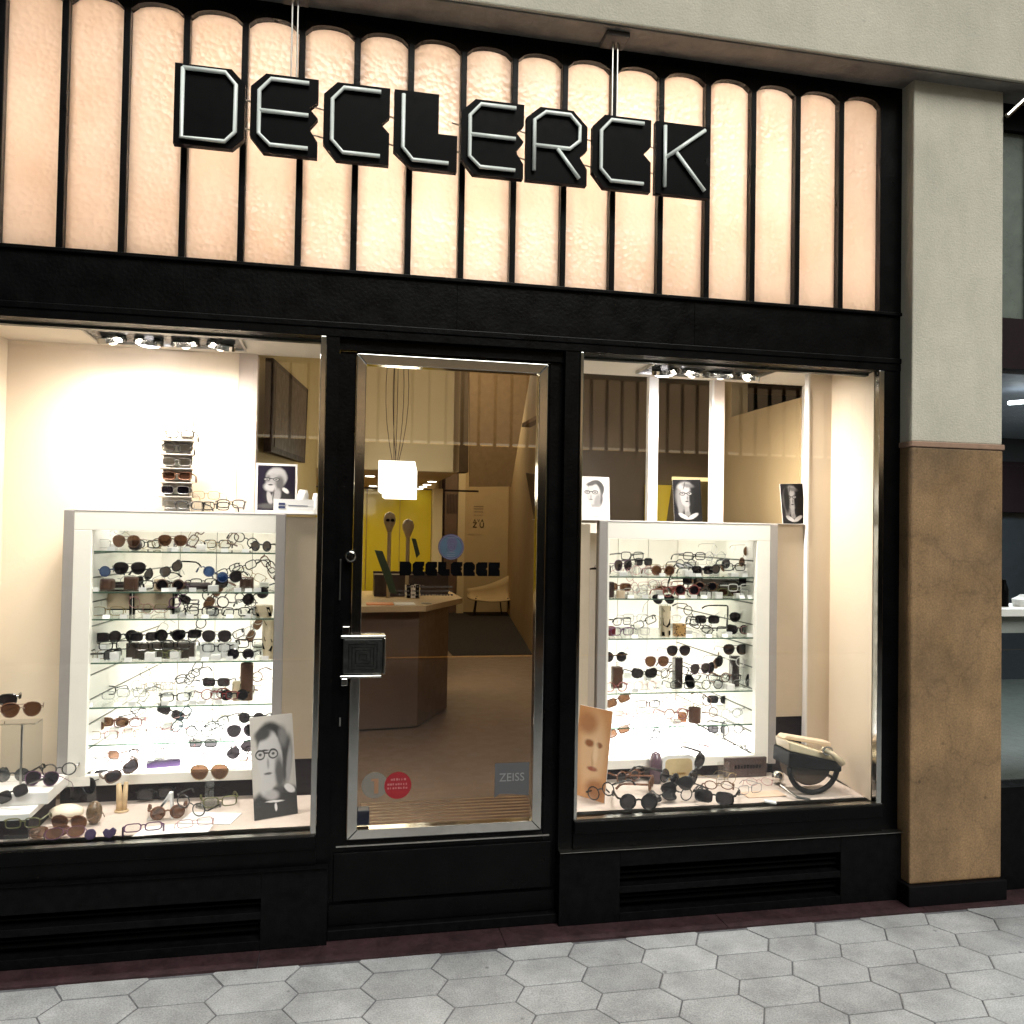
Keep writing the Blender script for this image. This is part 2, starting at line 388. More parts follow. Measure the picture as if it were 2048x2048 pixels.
for i in range(len(bars) - 1):
    l = bars[i] + (bw - .004 if i else -.0); r = bars[i + 1] - (bw - .004 if i < len(bars) - 2 else 0)
    MB().box(l, r, .035, .041, ZB - .004, 3.81).obj('transom_pane', HG, sf)
    if i: MB().prism([(bars[i] - bw + .003, ZB), (bars[i] + bw - .003, ZB), (bars[i] + bw - .003, ZS), (bars[i] - bw + .003, ZS)], -.002, .06).obj('glazing_bar', BLACK, sf, bevel=.003)
# black fascia with mouldings
box('fascia', (XL, XR, .004, .12, 2.56, 2.765), BLACK, sf)
box('moulding', (XL, XR, -.012, .10, 2.765, ZB), BLACK, sf, bevel=.003)
box('moulding', (XL, XR, -.010, .12, 2.535, 2.56), BLACK, sf, bevel=.003)
box('moulding', (XL, XR, -.004, .12, 2.5, 2.535), BLACK, sf, bevel=.002)
for x in (-.62, .49, 1.58):
    box('fascia_seam', (x - .0012, x + .0012, .0025, .02, 2.562, 2.763), VENT, sf)
# light box behind the transom
lb = MB(); lb.box(XL, XR, .56, .58, 2.62, 3.9); lb.box(XL, XR, .125, .56, 2.6, 2.62); lb.box(XL, XR, .25, .56, 3.86, 3.88)
lb.box(XL - .02, XL, .06, .58, 2.6, 3.88); lb.box(XR, XR + .02, .06, .58, 2.6, 3.88)
lb.obj('light_box', mat('light_box_grey', (.32, .28, .25), .7), sf)
for (x, z, p) in [(-1.3, 3.28, 12), (-.42, 3.40, 16), (1.24, 3.50, 7), (2.05, 3.40, 11), (.42, 3.05, 3.0), (2.42, 3.0, 2.2)]:
    l = bpy.data.lights.new('transom_lamp', 'POINT'); l.energy = p; l.color = (1, .89, .79); l.shadow_soft_size = .04; l.energy *= 2.4
    o = bpy.data.objects.new('transom_lamp', l); col.objects.link(o); o.location = (x, .29, z); o.parent = sf; o.matrix_parent_inverse = parent_inv(sf)
# stiles and window frames
WIN = [(XL, -.052, 'left'), (1.040, XR, 'right')]
box('stile', (XL, -1.57, 0, .09, .30, 2.5), BLACK, sf)
box('stile', (2.545, XR, 0, .09, .30, 2.5), BLACK, sf)
box('stile', (-.052, .0, 0, .10, .30, 2.5), BLACK, sf); box('stile', (-.0, .0005, .02, .10, .30, 2.5), BLACK, sf)
box('stile', (.975, 1.040, 0, .10, .30, 2.5), BLACK, sf)
box('door_reveal', (.0, .062, .045, .12, .06, 2.44), BLACK, sf); box('door_reveal', (.918, .975, .045, .12, .06, 2.5), BLACK, sf)
box('door_head', (.0, .975, .03, .12, 2.455, 2.5), BLACK, sf)
for (x0, x1) in ((-1.57, -.052), (1.040, 2.545)):
    box('sill', (x0, x1, -.028, .10, .395, .45), BLACK, sf, bevel=.005)
    box('sill_bead', (x0, x1, -.012, .02, .45, .4535), STEEL, sf)
    box('apron', (x0, x1, -.012, .10, .325, .395), BLACK, sf)
    box('window_pane', (x0, x1, .03, .036, .452, 2.5), GLASS, sf)
for (x0, x1) in ((-.076, -.053), (1.041, 1.056), (2.517, 2.544), (-1.569, -1.545)):
    box('chrome_strip', (x0, x1, -.010, .028, .4, 2.498), CHROME, sf, bevel=.003)
# stone bases with long vents
for (x0, x1, v0, v1) in ((XL, .0, -1.5, -.262), (.975, XR, 1.25, 2.32)):
    b = MB(); z0, z1 = 0.006, .322
    b.box(x0, v0, -.03, .1, z0, z1); b.box(v1, x1, -.03, .1, z0, z1)
    b.box(v0, v1, -.03, .1, .245 if x0 > 0 else .212, z1); b.box(v0, v1, -.028, .1, .128, .158); b.box(v0, v1, -.03, .1, z0, .045)
    b.box(v0, v1, .04, .1, .045, .245)
    b.obj('granite_base', GRANITE, sf, bevel=.002)
    box('stone_ledge', (x0, x1, -.045, .1, .3225, .3245), STEEL if x0 > 0 else GRANITE, sf)
    for zz in (.075, .1, .18, .205):
        box('vent_louvre', (v0 + .003, v1 - .003, .0, .035, zz, zz + .006), VENT, sf)
# ---- door
door = MB().box(.005, .97, .050, .095, .385, .408).box(.005, .072, .050, .095, .408, 2.45).box(.903, .97, .050, .095, .408, 2.45).box(.072, .903, .050, .095, 2.441, 2.453)
door = door.box(.005, .97, .050, .095, .10, .385).obj('door', BLACK, sf, bevel=.002)
box('door_panel_moulding', (.03, .945, .040, .052, .372, .378), STEEL, door)
box('kick_panel', (.02, .955, .036, .052, .15, .35), BLACK, door, bevel=.003)
box('threshold', (.0, .975, .0, .3, .006, .05), GRANITE, sf, bevel=.004)
box('door_bottom_rail', (.005, .97, .030, .09, .055, .14), BLACK, door)
x0, x1, z0, z1, ww = .073, .902, .408, 2.440, .040
cf = MB()
for pts in ([(x0, z0), (x1, z0), (x1 - ww, z0 + ww), (x0 + ww, z0 + ww)], [(x1, z0), (x1, z1), (x1 - ww, z1 - ww * 1.1), (x1 - ww, z0 + ww)],
            [(x1, z1), (x0, z1), (x0 + ww, z1 - ww * 1.1), (x1 - ww, z1 - ww * 1.1)], [(x0, z1), (x0, z0), (x0 + ww, z0 + ww), (x0 + ww, z1 - ww * 1.1)]):
    cf.prism(pts, .018, .07)
cf.obj('chrome_frame', CHROME, door, bevel=.003)
box('door_glass', (x0 + ww, x1 - ww, .040, .046, z0 + ww, z1 - ww * 1.1), GLASS, door)
# lock box, knob, pull
lk = MB().box(.04, .205, -.02, .045, 1.100, 1.248).obj('lock_box', DARKMETAL, door, bevel=.006)
MB().box(.03, .214, -.028, .04, 1.250, 1.262).box(.03, .20, -.028, .04, 1.086, 1.097).box(.206, .214, -.026, .03, 1.1, 1.25).split('chrome_edge', CHROME, door, bevel=.003)
MB().box(.036, .066, -.03, .03, 1.262, 1.30).box(.036, .062, -.03, .03, 1.055, 1.086).split('lock_bracket', CHROME, door, bevel=.003)
em = MB()
for i, (hw, hh) in enumerate(((.058, .052), (.044, .039), (.03, .026), (.016, .012))):
    cx_, cz_ = .122, 1.174
    em.tube([(cx_ - hw, -.022, cz_ - hh), (cx_ + hw, -.022, cz_ - hh), (cx_ + hw, -.022, cz_ + hh), (cx_ - hw, -.022, cz_ + hh)], .0016, 4, closed=True)
em.obj('embossed_pattern', DARKMETAL, door)
kp = atY(702, 1113, 0)
k = MB()
for (r0, r1, ya, yb) in ((.028, .028, .0, .02), (.022, .016, -.012, .0)):
    k.tube([(kp.x, yb, kp.z), (kp.x, ya, kp.z)], [r0, r1], 20)
k.obj('lock_cylinder', CHROME, door, smooth=False)
for (px, pa, pb) in ((681, 1118, 1200), (680, 1435, 1452)):
    a, b = atY(px, pa, .03), atY(px, pb, .03)
    MB().tube([(a.x, .028, a.z), (a.x, .028, b.z)], .004, 8).obj('door_pull_edge', STEEL, door)
# stickers on the door glass
RED = mat('sticker_red', (.24, .008, .014), .5, var=.1); VIO = mat('sticker_violet', (.06, .05, .10), .45, var=.2); VIO2 = mat('sticker_blue', (.04, .075, .11), .45, var=.2)
LIN = mat('sticker_grey_line', (.11, .12, .16), .5); PKL = mat('sticker_pink_print', (.38, .12, .12), .6); WST = glassmat('sticker_white_film', (.6, .6, .6), opac=.6, ocol=(.24, .22, .19))
def disc(x, z, r, y, mt, name, par, n=28, th=.0012): return MB().prism(ell(x, z, r, r, n), y, y + th).obj(name, mt, par)
st = disc(.281, .620, .057, .0375, RED, 'round_sticker', door)
for dz, hw in ((.024, .03), (.004, .044), (-.012, .044)):
    mb = MB(); x = .281 - hw
    while x < .281 + hw: mb.box(x, x + random.uniform(.004, .009), .0365, .0372, .62 + dz - .003, .62 + dz + .004 + random.uniform(0, .003)); x += .011
    mb.obj('sticker_print', PKL, st)
st = disc(.184, .625, .055, .0378, WST, 'round_sticker', door)
MB().prism([(.182, .590), (.2, .590), (.2, .652), (.17, .652), (.17, .642), (.182, .642)], .0368, .0373).obj('sticker_print', mat('sticker_mark', (.25, .13, .07), .6), st)
st = disc(.488, 1.630, .056, .0372, VIO, 'round_sticker', door)
disc(.488, 1.63, .047, .0366, VIO2, 'sticker_print', st)
MB().prism(ell(.492, 1.645, .022, .034, 14), .0362, .0365).obj('sticker_print', VIO, st)
mb = MB()
for r in (.051, .018, .009): mb.tube([(x, .0355, z) for x, z in ell(.488, 1.628, r, r, 20)], .0012, 4, closed=True)
for z in (1.668, 1.606, 1.596, 1.588): mb.box(.470, .506, .0352, .0362, z, z + .003)
mb.obj('sticker_print', LIN, st)
st = MB().prism([(.697, .548), (.72, .565), (.775, .562), (.85, .552), (.85, .697), (.697, .697)], .0372, .0384).obj('square_sticker', GREYST, door)
text_mesh('ZEISS', .050, mat('sticker_light_grey', (.20, .20, .20), .6), 'sticker_lettering', st, (.773, .0368, .618), sx=.98)
box('closed_sign_box', (.115, .165, .04, .10, .46, .52), mat('navy_plastic', (.012, .014, .03), .4), door, bevel=.003)
# sign letters, shared by the hanging sign and the glass lettering
LET = {
 'D': [(0, 1), (.8, 1), (1, .83), (1, .14), (.83, 0), (0, 0)],
 'E': [(.22, 1), (1, 1), (1, .72), (.87, .62), (1, .5), (.87, .36), (1, .2), (1, 0), (.2, 0), (0, .2), (0, .82)],
 'C': [(.2, 1), (1, 1), (1, .63), (.87, .52), (1, .41), (1, 0), (.2, 0), (0, .2), (0, .83)],
 'L': [(0, 1), (.7, 1), (.7, .48), (1, .48), (1, 0), (.28, 0), (0, .2)],
 'R': [(0, .84), (.22, 1), (.76, 1), (1, .8), (1, .48), (.87, .38), (1, .22), (1, 0), (0, 0)],
 'K': [(0, 1), (1, 1), (1, .62), (.90, .52), (1, .42), (1, 0), (0, 0)]}
TUB = {
 'D': [[(.12, .93), (.72, .93), (.87, .79), (.87, .2), (.73, .07), (.12, .07), (.12, .93)]],
 'E': [[(.86, .92), (.3, .92), (.13, .76), (.13, .22), (.3, .09), (.86, .09)], [(.13, .51), (.86, .51)]],
 'C': [[(.86, .92), (.3, .92), (.13, .76), (.13, .24), (.3, .09), (.86, .09)]],
 'L': [[(.14, .93), (.14, .24), (.3, .09), (.86, .09)]],
 'R': [[(.12, .12), (.12, .80), (.3, .92), (.7, .92), (.86, .78), (.86, .58), (.7, .46), (.12, .46)], [(.5, .44), (.86, .07)]],
 'K': [[(.15, .93), (.15, .08)], [(.88, .93), (.15, .48)], [(.36, .57), (.88, .08)]]}
word = 'DECLERCK'
sign = empty('hanging_sign', (.45, -.12, 3.18), 'black lettered sign reading DECLERCK with pale neon tubes, hung in front of the transom', 'sign')
starts = [328, 472, 610, 743, 870, 993, 1118, 1237]; ends = [462, 600, 735, 863, 988, 1108, 1228, 1340]
ybar = -.12
for i, ch in enumerate(word):
    pm = (starts[i] + ends[i]) / 2
    xa = atY(starts[i] * 1.06, (200 + (pm - 395) * .125) * 1.06, ybar).x; xb = atY(ends[i] * 1.06, (200 + (pm - 395) * .125) * 1.06, ybar).x
    ww_ = xb - xa; z0 = 3.190; hh = .318
    pts = [(xa + u * ww_, z0 + v * hh) for u, v in LET[ch]]
    lo = MB().prism(pts, ybar, ybar + .032, 0, 1).obj('letter', [SIGNB, SIGNS], sign)
    tb = MB()
    for path in TUB[ch]:
        tb.tube([(xa + u * ww_, ybar - .012, z0 + v * hh) for u, v in path], .0086, 8)
    tb.obj('neon_tube', NEON, lo, smooth=True)
    if i: 
        rr = MB()
        for zz in (z0 + .1, z0 + .215): rr.tube([(pxb - .02, ybar + .02, zz), (xa + .02, ybar + .045, zz)], .0035, 6)
        rr.split('connecting_rod', STEEL, sign)
    pxb = xb
for x in (-.205, 1.152):
    MB().tube([(x - .011, ybar + .03, 3.45), (x - .011, ybar + .03, 3.875)], .0035, 6).tube([(x + .011, ybar + .03, 3.45), (x + .011, ybar + .03, 3.875)], .0035, 6).split('hanging_rod', STEEL, sign)
    box('ceiling_bracket', (x - .055, x + .05, -.14, -.03, 3.848, 3.871), mat('bracket_grey', (.05, .045, .042), .7), sign, bevel=.004)
# black lettering and small print on the glass
dl = []
px0 = .268; W_ = (.706 - .268)
lw = W_ / 8
for i, ch in enumerate(word):
    xa = px0 + i * lw + .0015; pts = [(xa + u * (lw - .004), 1.506 + v * .060) for u, v in LET[ch]]
    MB().prism(pts, .0375, .0385).obj('glass_lettering', SIGNB, door)
mb = MB()
for (z, x0_, x1_) in ((1.455, .30, .49), (1.437, .265, .50), (1.421, .268, .50)):
    x = x0_
    while x < x1_:
        w_ = random.uniform(.004, .012); mb.box(x, x + w_, .0378, .0384, z, z + random.uniform(.005, .009)); x += w_ + random.uniform(.002, .006)
mb.obj('small_print', mat('small_print_brown', (.03, .02, .012), .7), door)

# ================================================================== DISPLAY WINDOWS
def warm_panel(name, b, mt): return struct(box(name, b, mt))
# left window box
struct(box('window_floor', (-1.57, -.055, .037, .62, .40, .45), WINFL)); 
struct(box('window_floor', (1.045, 2.545, .037, .62, .40, .45), WINFL))
struct(box('window_ceiling', (-1.66, -.0, .037, .82, 2.565, 2.59), CEILW))
struct(box('window_ceiling', (.98, 2.64, .037, .82, 2.565, 2.59), CEILW))
box('fascia_back', (XL, XR, .09, .125, 2.49, 2.598), BLACK, sf)
# left: cream back walls, side wall
struct(MB().prism([(-1.62, .037), (-1.565, .037), (-1.535, .80), (-1.62, .80)], .45, 2.565, plane='xy').obj('window_side_wall', CREAM))
struct(MB().prism([(-1.186, .80), (-.727, .835), (-.488, .80), (-.488, .92), (-1.186, .92)], 1.768, 2.565, plane='xy').obj('window_back_wall', CREAM))
struct(box('window_back_wall', (-1.62, -1.186, .80, .92, .45, 2.565), CREAM))
struct(box('window_back_panel', (-.488, -.399, .805, .90, 1.768, 2.565), PINKP))
struct(box('window_ledge', (-1.185, -.05, .503, .80, 1.7655, 1.7675), WHITE)); struct(box('window_ledge', (1.02, 2.60, .503, .80, 1.7655, 1.7675), WHITE))
struct(box('window_back_panel', (-.228, -.05, .52, .56, .62, 1.752), mat('beige_panel', (.55, .44, .32), .6, var=.04)))
struct(box('window_recess', (-1.18, -.228, .555, .59, .45, .532), RECESS)); struct(box('window_recess', (-.228, -.05, .52, .56, .45, .62), RECESS))
# right
struct(MB().prism([(2.520, .037), (2.60, .037), (2.66, .80), (2.622, .80)], .45, 2.565, plane='xy').obj('window_side_wall', CREAM))

struct(box('window_back_panel', (1.02, 1.258, .52, .56, .54, 1.745), M['beige_panel']))
struct(box('window_back_panel', (2.285, 2.455, .52, .56, .75, 1.765), M['beige_panel']))
struct(box('window_recess', (1.04, 2.285, .555, .59, .45, .508), RECESS))
struct(box('window_recess', (2.285, 2.455, .54, .58, .45, .75), RECESS))
for (a, b, mt) in ((1.669, 1.723, WHITE), (2.040, 2.052, WHITE), (2.052, 2.114, PINKP), (2.612, 2.635, WHITE)):
    struct(box('window_post', (a, b, .80, .84, 1.768, 2.565), mt))

struct(box('window_return', (2.452, 2.60, .49, .52, .45, 2.565), CREAM)); struct(box('window_return_edge', (2.443, 2.452, .485, .525, .45, 2.565), WHITE))
# ---- cabinets
def cabinet(side, x0, x1, label, shelves, zb):
    # x0,x1 outer; opening; side wall on the outer side of the shop
    fx = CX if 0 else 0
    r = empty('display_cabinet', ((x0 + x1) / 2, .5, zb - .04), label, 'display cabinet')
    zt = 1.764; yf = .5; yb = 1.55
    e = .044
    if side == 'L': ix0, ix1 = x0 + e + .075, x1 - e; wx0, wx1 = x0 + e, x1 - e
    else: ix0, ix1 = x0 + e + .012, x1 - e - .075; wx0, wx1 = x0 + e, x1 - e
    f = MB().box(x0, wx0, yf, yf + .05, zb - .05, zt).box(wx1, x1, yf, yf + .05, zb - .05, zt).box(wx0, wx1, yf - .001, yf + .02, zt - .006, zt + .001)
    f.split('edge_trim', CABG, r, bevel=.003)
    MB().box(wx0, wx1, yf - .0, yf + .04, 1.675, zt - .006).box(wx0, wx1, yf, yf + .04, zb - .045, zb).box(wx0, ix0, yf, yf + .04, zb, 1.675).box(ix1, wx1, yf, yf + .04, zb, 1.675).split('front_frame', CABW, r, bevel=.002)
    box('cabinet_shell', (x0, x1, yb + .03, yb + .05, zb - .05, zt), CABW, r)
    MB().box(ix0 - .02, ix1 + .02, yf + .04, yb + .03, 1.68, 1.70).box(ix0 - .02, ix1 + .02, yf + .04, yb + .03, zb - .03, zb - .012).split('liner', CABW, r)
    # back wall of upright panels
    n = 4; wd = (ix1 - ix0) / n
    for i in range(n):
        box('back_panel', (ix0 + i * wd + .002, ix0 + (i + 1) * wd - .002, yb, yb + .02, zb, 1.68), SLAT, r)
    box('back_panel_joint', (ix0, ix1, yb + .012, yb + .025, zb, 1.68), SLATG, r)
    # slatted wall on the outer side, plain wall on the other
    k = 10; hz = (1.68 - zb) / k
    for i in range(k):
        if side == 'L': pts = [(ix0, yf + .04), (ix0, yf + .052), (ix0 + .085, yb), (ix0 + .07, yb)]; pts = [(ix0 - .012, yf + .04), (ix0, yf + .04), (ix0 + .10, yb), (ix0 + .088, yb)]
        else: pts = [(ix1 + .012, yf + .04), (ix1, yf + .04), (ix1, yb), (ix1 + .012, yb)]
        MB().prism(pts, zb + i * hz + .004, zb + (i + 1) * hz - .004, plane='xy').obj('side_slat', SLAT, r)
    if side == 'L':
        MB().prism([(ix0 - .02, yf + .04), (ix0 - .006, yf + .04), (ix0 + .094, yb), (ix0 + .08, yb)], zb, 1.68, plane='xy').obj('slat_groove_rail', SLATG, r)
        box('side_panel', (ix1, ix1 + .012, yf + .04, yb, zb, 1.68), CABW, r)
    else:
        box('slat_groove_rail', (ix1 + .006, ix1 + .02, yf + .04, yb, zb, 1.68), SLATG, r)
        box('side_panel', (ix0 - .012, ix0, yf + .04, yb, zb, 1.68), CABW, r)
    for z in shelves:
        s = MB().box(ix0 + .002, ix1 - .002, yf + .028, yf + .50, z - .007, z, 0); s.m[2] = 1
        s.obj('glass_shelf', [SHELF, SHELFE], r)
    lt = emis('cabinet_floor_light', (1, .955, .93), 3.8)
    box('light_panel', (ix0 + .01, ix1 - .01, yf + .06, yb - .02, zb - .010, zb - .002), lt, r)
    lt2 = emis('cabinet_top_light', (1, .96, .88), 1.7)
    box('light_panel', (ix0 + .02, ix1 - .02, yf + .05, yf + .35, 1.674, 1.679), lt2, r)
    return r, ix0, ix1
LS = [1.582, 1.398, 1.276, 1.080, .880, .713]; RS = [1.483, 1.370, 1.167, .890, .716]
cabinet('L', -1.184, -.228, 'white lit display cabinet with six glass shelves of spectacles in the left window', LS, .583)
cabinet('R', 1.300, 2.282, 'white lit display cabinet with five glass shelves of spectacles in the right window', RS, .560)
# fill behind cabinets so the shop cannot be seen round them
struct(box('side_lining', (2.60, 2.615, .84, 1.9, .45, 2.5), TAN))

# ---- ceiling spotlight boxes
def spots(cx, label, on):
    r = empty('spotlight_box', (cx, .515, 2.562), label, 'spotlight', 'ceiling spotlight boxes in the display windows')
    box('housing', (cx - .325, cx + .325, .37, .66, 2.554, 2.5645), mat('spot_housing_black', (.015, .014, .016), .3), r, bevel=.002)
    MB().box(cx - .335, cx + .335, .361, .37, 2.548, 2.5645).box(cx - .335, cx + .335, .66, .669, 2.548, 2.5645).box(cx - .335, cx - .325, .37, .66, 2.548, 2.5645).box(cx + .325, cx + .335, .37, .66, 2.548, 2.5645).split('trim', STEEL, r)
    for i in range(4):
        x = cx - .235 + i * .157; ty = (-.16, .12, -.05, .2)[i]
        rg = MB().lathe([(.064, .0), (.066, -.022), (.055, -.022), (.045, -.004), (.02, .0)], n=24).obj('lamp_ring', CHROME, r, world=False)
        rg.location = (x - cx, 0, -.012); rg.rotation_euler = (R_(18), ty, 0)
        e = on[i]
        dm = emis('spot_lamp_bright', (.93, .90, 1), 22) if e > 1 else emis('spot_lamp_dim', (1, .9, .75), 3)
        dd = MB().lathe([(.050 if e > 1 else .020, -.024), (.046 if e > 1 else .018, -.030), (.028 if e > 1 else .010, -.036)], n=20).obj('lamp_face', dm, rg, world=False)
        if e > 0:
            l = bpy.data.lights.new('spot_beam', 'SPOT'); l.energy = 15 * e; l.spot_size = R_(158); l.spot_blend = 1.0; l.shadow_soft_size = .03; l.color = (1, .93, .85)
            o = bpy.data.objects.new('spot_beam', l); col.objects.link(o); o.location = (x, .40, 2.50); o.rotation_euler = (R_(10), ty * .6, 0)
            o.parent = r; o.matrix_parent_inverse = parent_inv(r)
spots(-.773, 'recessed box of four round spotlights in the left window ceiling', (.5, 1.2, .4, .7))
spots(1.875, 'recessed box of four round spotlights in the right window ceiling', (1.3, .9, .8, .4))

for cx_, nm in ((-.773, 'l'), (1.875, 'r')):
    l = bpy.data.lights.new('spotlight_glow', 'AREA'); l.shape = 'RECTANGLE'; l.size = .62; l.size_y = .10; l.energy = 11.5 if nm == 'l' else 11; l.color = (1, .93, .85)
    o = bpy.data.objects.new('spotlight_glow', l); col.objects.link(o); o.location = (cx_, .40, 2.53); o.rotation_euler = (R_(10), 0, 0)

# ================================================================== SHOP INTERIOR
struct(box('interior_floor', (-2, 4.2, .12, 14, -.02, .045), IFLOOR))
struct(box('interior_dark_floor', (1.55, 3.45, 7.6, 13.5, .045, .052), mat('dark_floor_sheet', (.012, .008, .006), .9)))  # darker stretch of the far floor, laid as a thin dark sheet
struct(box('interior_back_wall', (-2, 4.2, 13.6, 13.75, .045, 5.0), TAN))
struct(MB().prism([(2.62, 1.75), (2.62, 7.5), (3.5, 13.7), (3.62, 13.7), (2.74, 7.5), (2.74, 1.75)], .045, 5.0, plane='xy').obj('interior_side_wall', TAN))
struct(box('interior_left_wall', (-2.0, -1.9, .12, 13.6, .045, 5.0), TAN))
struct(box('bulkhead', (-1.9, .888, 3.0, 3.1, 2.158, 5.0), TANL))
struct(box('low_ceiling', (-1.9, .888, 3.1, 8.0, 2.165, 2.20), TAN))
struct(box('bulkhead_return', (.888, .95, 3.1, 8.0, 2.165, 5.0), TAN))
# panelled yellow wall
yw = [( -.9, -.25), (-.24, .33), (.34, .70), (.706, 1.055)]
for a, b in yw: struct(box('yellow_wall_panel', (a, b, 6.0, 6.05, .045, 2.150), YEL))
struct(box('yellow_wall_trim', (-1.9, 1.6, 6.04, 6.1, 2.146, 2.165), DARKB))
struct(box('wall_column', (1.062, 1.17, 5.9, 6.2, .045, 2.165), TANL))
struct(box('wall_reveal', (1.17, 1.21, 6.0, 6.2, .045, 5), DARKB))
struct(box('wall_pier', (2.05, 2.39, 13.3, 13.6, .045, 5), BROWND)); struct(box('wall_edge_strip', (2.39, 2.53, 13.25, 13.6, .045, 3.2), TANL))
mb = MB()
for i in range(7): mb.box(2.17 + i * .03, 2.182 + i * .03, 13.28, 13.3, 2.05, 2.42)
o = mb.obj('wall_grille', DARKB); o['label'] = 'small dark vertical grille on the far wall behind the door glass'; o['category'] = 'grille'
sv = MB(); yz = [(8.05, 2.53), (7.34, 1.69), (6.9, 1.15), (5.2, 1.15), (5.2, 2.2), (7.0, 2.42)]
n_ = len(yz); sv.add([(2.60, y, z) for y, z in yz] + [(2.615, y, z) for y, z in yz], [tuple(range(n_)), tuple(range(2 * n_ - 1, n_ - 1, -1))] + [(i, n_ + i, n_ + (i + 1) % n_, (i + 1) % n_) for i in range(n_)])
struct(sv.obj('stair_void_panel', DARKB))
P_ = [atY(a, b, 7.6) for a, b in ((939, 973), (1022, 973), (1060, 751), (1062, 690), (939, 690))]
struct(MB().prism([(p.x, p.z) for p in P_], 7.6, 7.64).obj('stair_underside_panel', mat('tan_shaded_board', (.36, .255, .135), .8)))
P_ = [atY(a, b, 7.58) for a, b in ((917, 944), (937, 944), (937, 700), (917, 700))]
struct(MB().prism([(p.x, p.z) for p in P_], 7.58, 7.9).obj('dark_post', mat('brown_post', (.12, .085, .045), .7)))
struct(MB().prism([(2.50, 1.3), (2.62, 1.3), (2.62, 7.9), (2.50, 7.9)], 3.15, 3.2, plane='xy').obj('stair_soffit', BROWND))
# recessed ceiling lights
DL = emis('downlight_face', (1, .9, .68), 9)
for i, (px, py) in enumerate([(740, 952), (746, 972), (839, 977), (846, 973), (854, 969), (864, 963)]):
    p = atZ(px, py, 2.16)
    if p.y > 7.8 or p.y < 3.2: continue
    r = empty('downlight', (p.x, p.y, 2.163), '%s recessed downlight in the low ceiling above the yellow wall' % ('first', 'second', 'third', 'fourth', 'fifth', 'sixth')[i], 'downlight', 'downlights in the low ceiling')
    MB().lathe([(.05, 2.158), (.05, 2.163)], p.x, p.y).obj('lamp_ring', STEEL, r); MB().lathe([(.04, 2.155), (.04, 2.1578)], p.x, p.y).obj('lamp_face', DL, r)
def area(name, loc, sx, sy, e, colr, rot=(0, 0, 0)):
    l = bpy.data.lights.new(name, 'AREA'); l.shape = 'RECTANGLE'; l.size = sx; l.size_y = sy; l.energy = e; l.color = colr
    o = bpy.data.objects.new(name, l); col.objects.link(o); o.location = loc; o.rotation_euler = rot; return o
area('interior_lamp', (.5, 1.9, 4.6),   .8, .8, 8, (1, .82, .57))
area('interior_lamp', (1.3, 6.0, 4.7), 1, 2, 22, (1, .82, .57))
area('interior_lamp', (2.6, 11.0, 4.7), 1, 2, 40, (1, .80, .5))
area('interior_lamp', (.3, 4.9, 2.15), .9, .6, 9, (1, .85, .55))
# pendant lamp of layered sheets
pl_ = empty('pendant_lamp', (.43, 2.6, 1.94), 'glowing white pendant lamp of layered square sheets inside the shop', 'lamp')
SH = emis('lamp_sheet_glow', (1, .93, .78), 2.0)
for i in range(6):
    o_ = i * .012; y_ = 2.47 + i * .045
    box('lamp_sheet', (.288 + o_ * .9 + random.uniform(0, .006), .545 + o_ * .6, y_, y_ + .003, 1.965 - o_ * .35 - (.02 if i > 2 else 0), 2.188 - o_ * .8), SH, pl_)
l = bpy.data.lights.new('pendant_bulb', 'POINT'); l.energy = 4; l.color = (1, .86, .6); l.shadow_soft_size = .12
o = bpy.data.objects.new('pendant_bulb', l); col.objects.link(o); o.location = (.42, 2.25, 2.05); o.parent = pl_; o.matrix_parent_inverse = parent_inv(pl_)
for (xo, bow) in ((-.02, -.055), (-.01, -.01), (.0, .005), (.012, .035), (.02, .06), (.005, -.03)):
    pts = []
    for i in range(12):
        t = i / 11; pts.append((.415 + xo + bow * math.sin(math.pi * min(1, t * 1.25)) * (1.2 - t) * 1.3, 2.6, 2.18 + t * 1.6))
    MB().tube(pts, .0028, 5).obj('cable', DARKB, pl_)
# desk
dk = empty('reception_desk', (.7, 3.8, .045), 'brown angular reception desk with tan top behind the door glass', 'desk')
base = [(-.4, 3.35), (.70, 3.50), (1.04, 4.2), (1.04, 5.0), (-.4, 5.0)]
MB().prism([(x, y + .04) for x, y in base], .06, 1.03, plane='xy').obj('desk_body', BROWND, dk, bevel=.004)
MB().prism([(-.42, 3.25), (.74, 3.38), (1.16, 4.18), (1.16, 5.05), (-.42, 5.05)], 1.03, 1.08, plane='xy').obj('desk_top', mat('desk_top_tan', (.46, .33, .19), .35, var=.06), dk, bevel=.004)
box('cable_grommet', (.72, .80, 3.52, 3.62, 1.08, 1.088), STEEL, dk)
def deskitem(name, b, mt, label, cat): o = box(name, b, mt); o['label'] = label; o['category'] = cat; return o
deskitem('leaflet', (.26, .48, 3.42, 3.62, 1.081, 1.088), mat('orange_paper', (.75, .25, .08), .6), 'orange leaflet lying on the reception desk', 'leaflet')
deskitem('leaflet', (.49, .66, 3.44, 3.64, 1.081, 1.088), PAPER, 'white leaflet lying beside the orange one on the desk', 'leaflet')
o = MB().box(.36, .72, 4.35, 4.6, 1.081, 1.28).box(.36, 1.08, 4.6, 4.63, 1.081, 1.30).obj('desk_tray', DARKB); o['label'] = 'dark low organiser box at the back of the reception desk'; o['category'] = 'box'
cup = empty('pen_cup', (.70, 4.2, 1.081), 'black and white striped cup on the reception desk', 'cup')
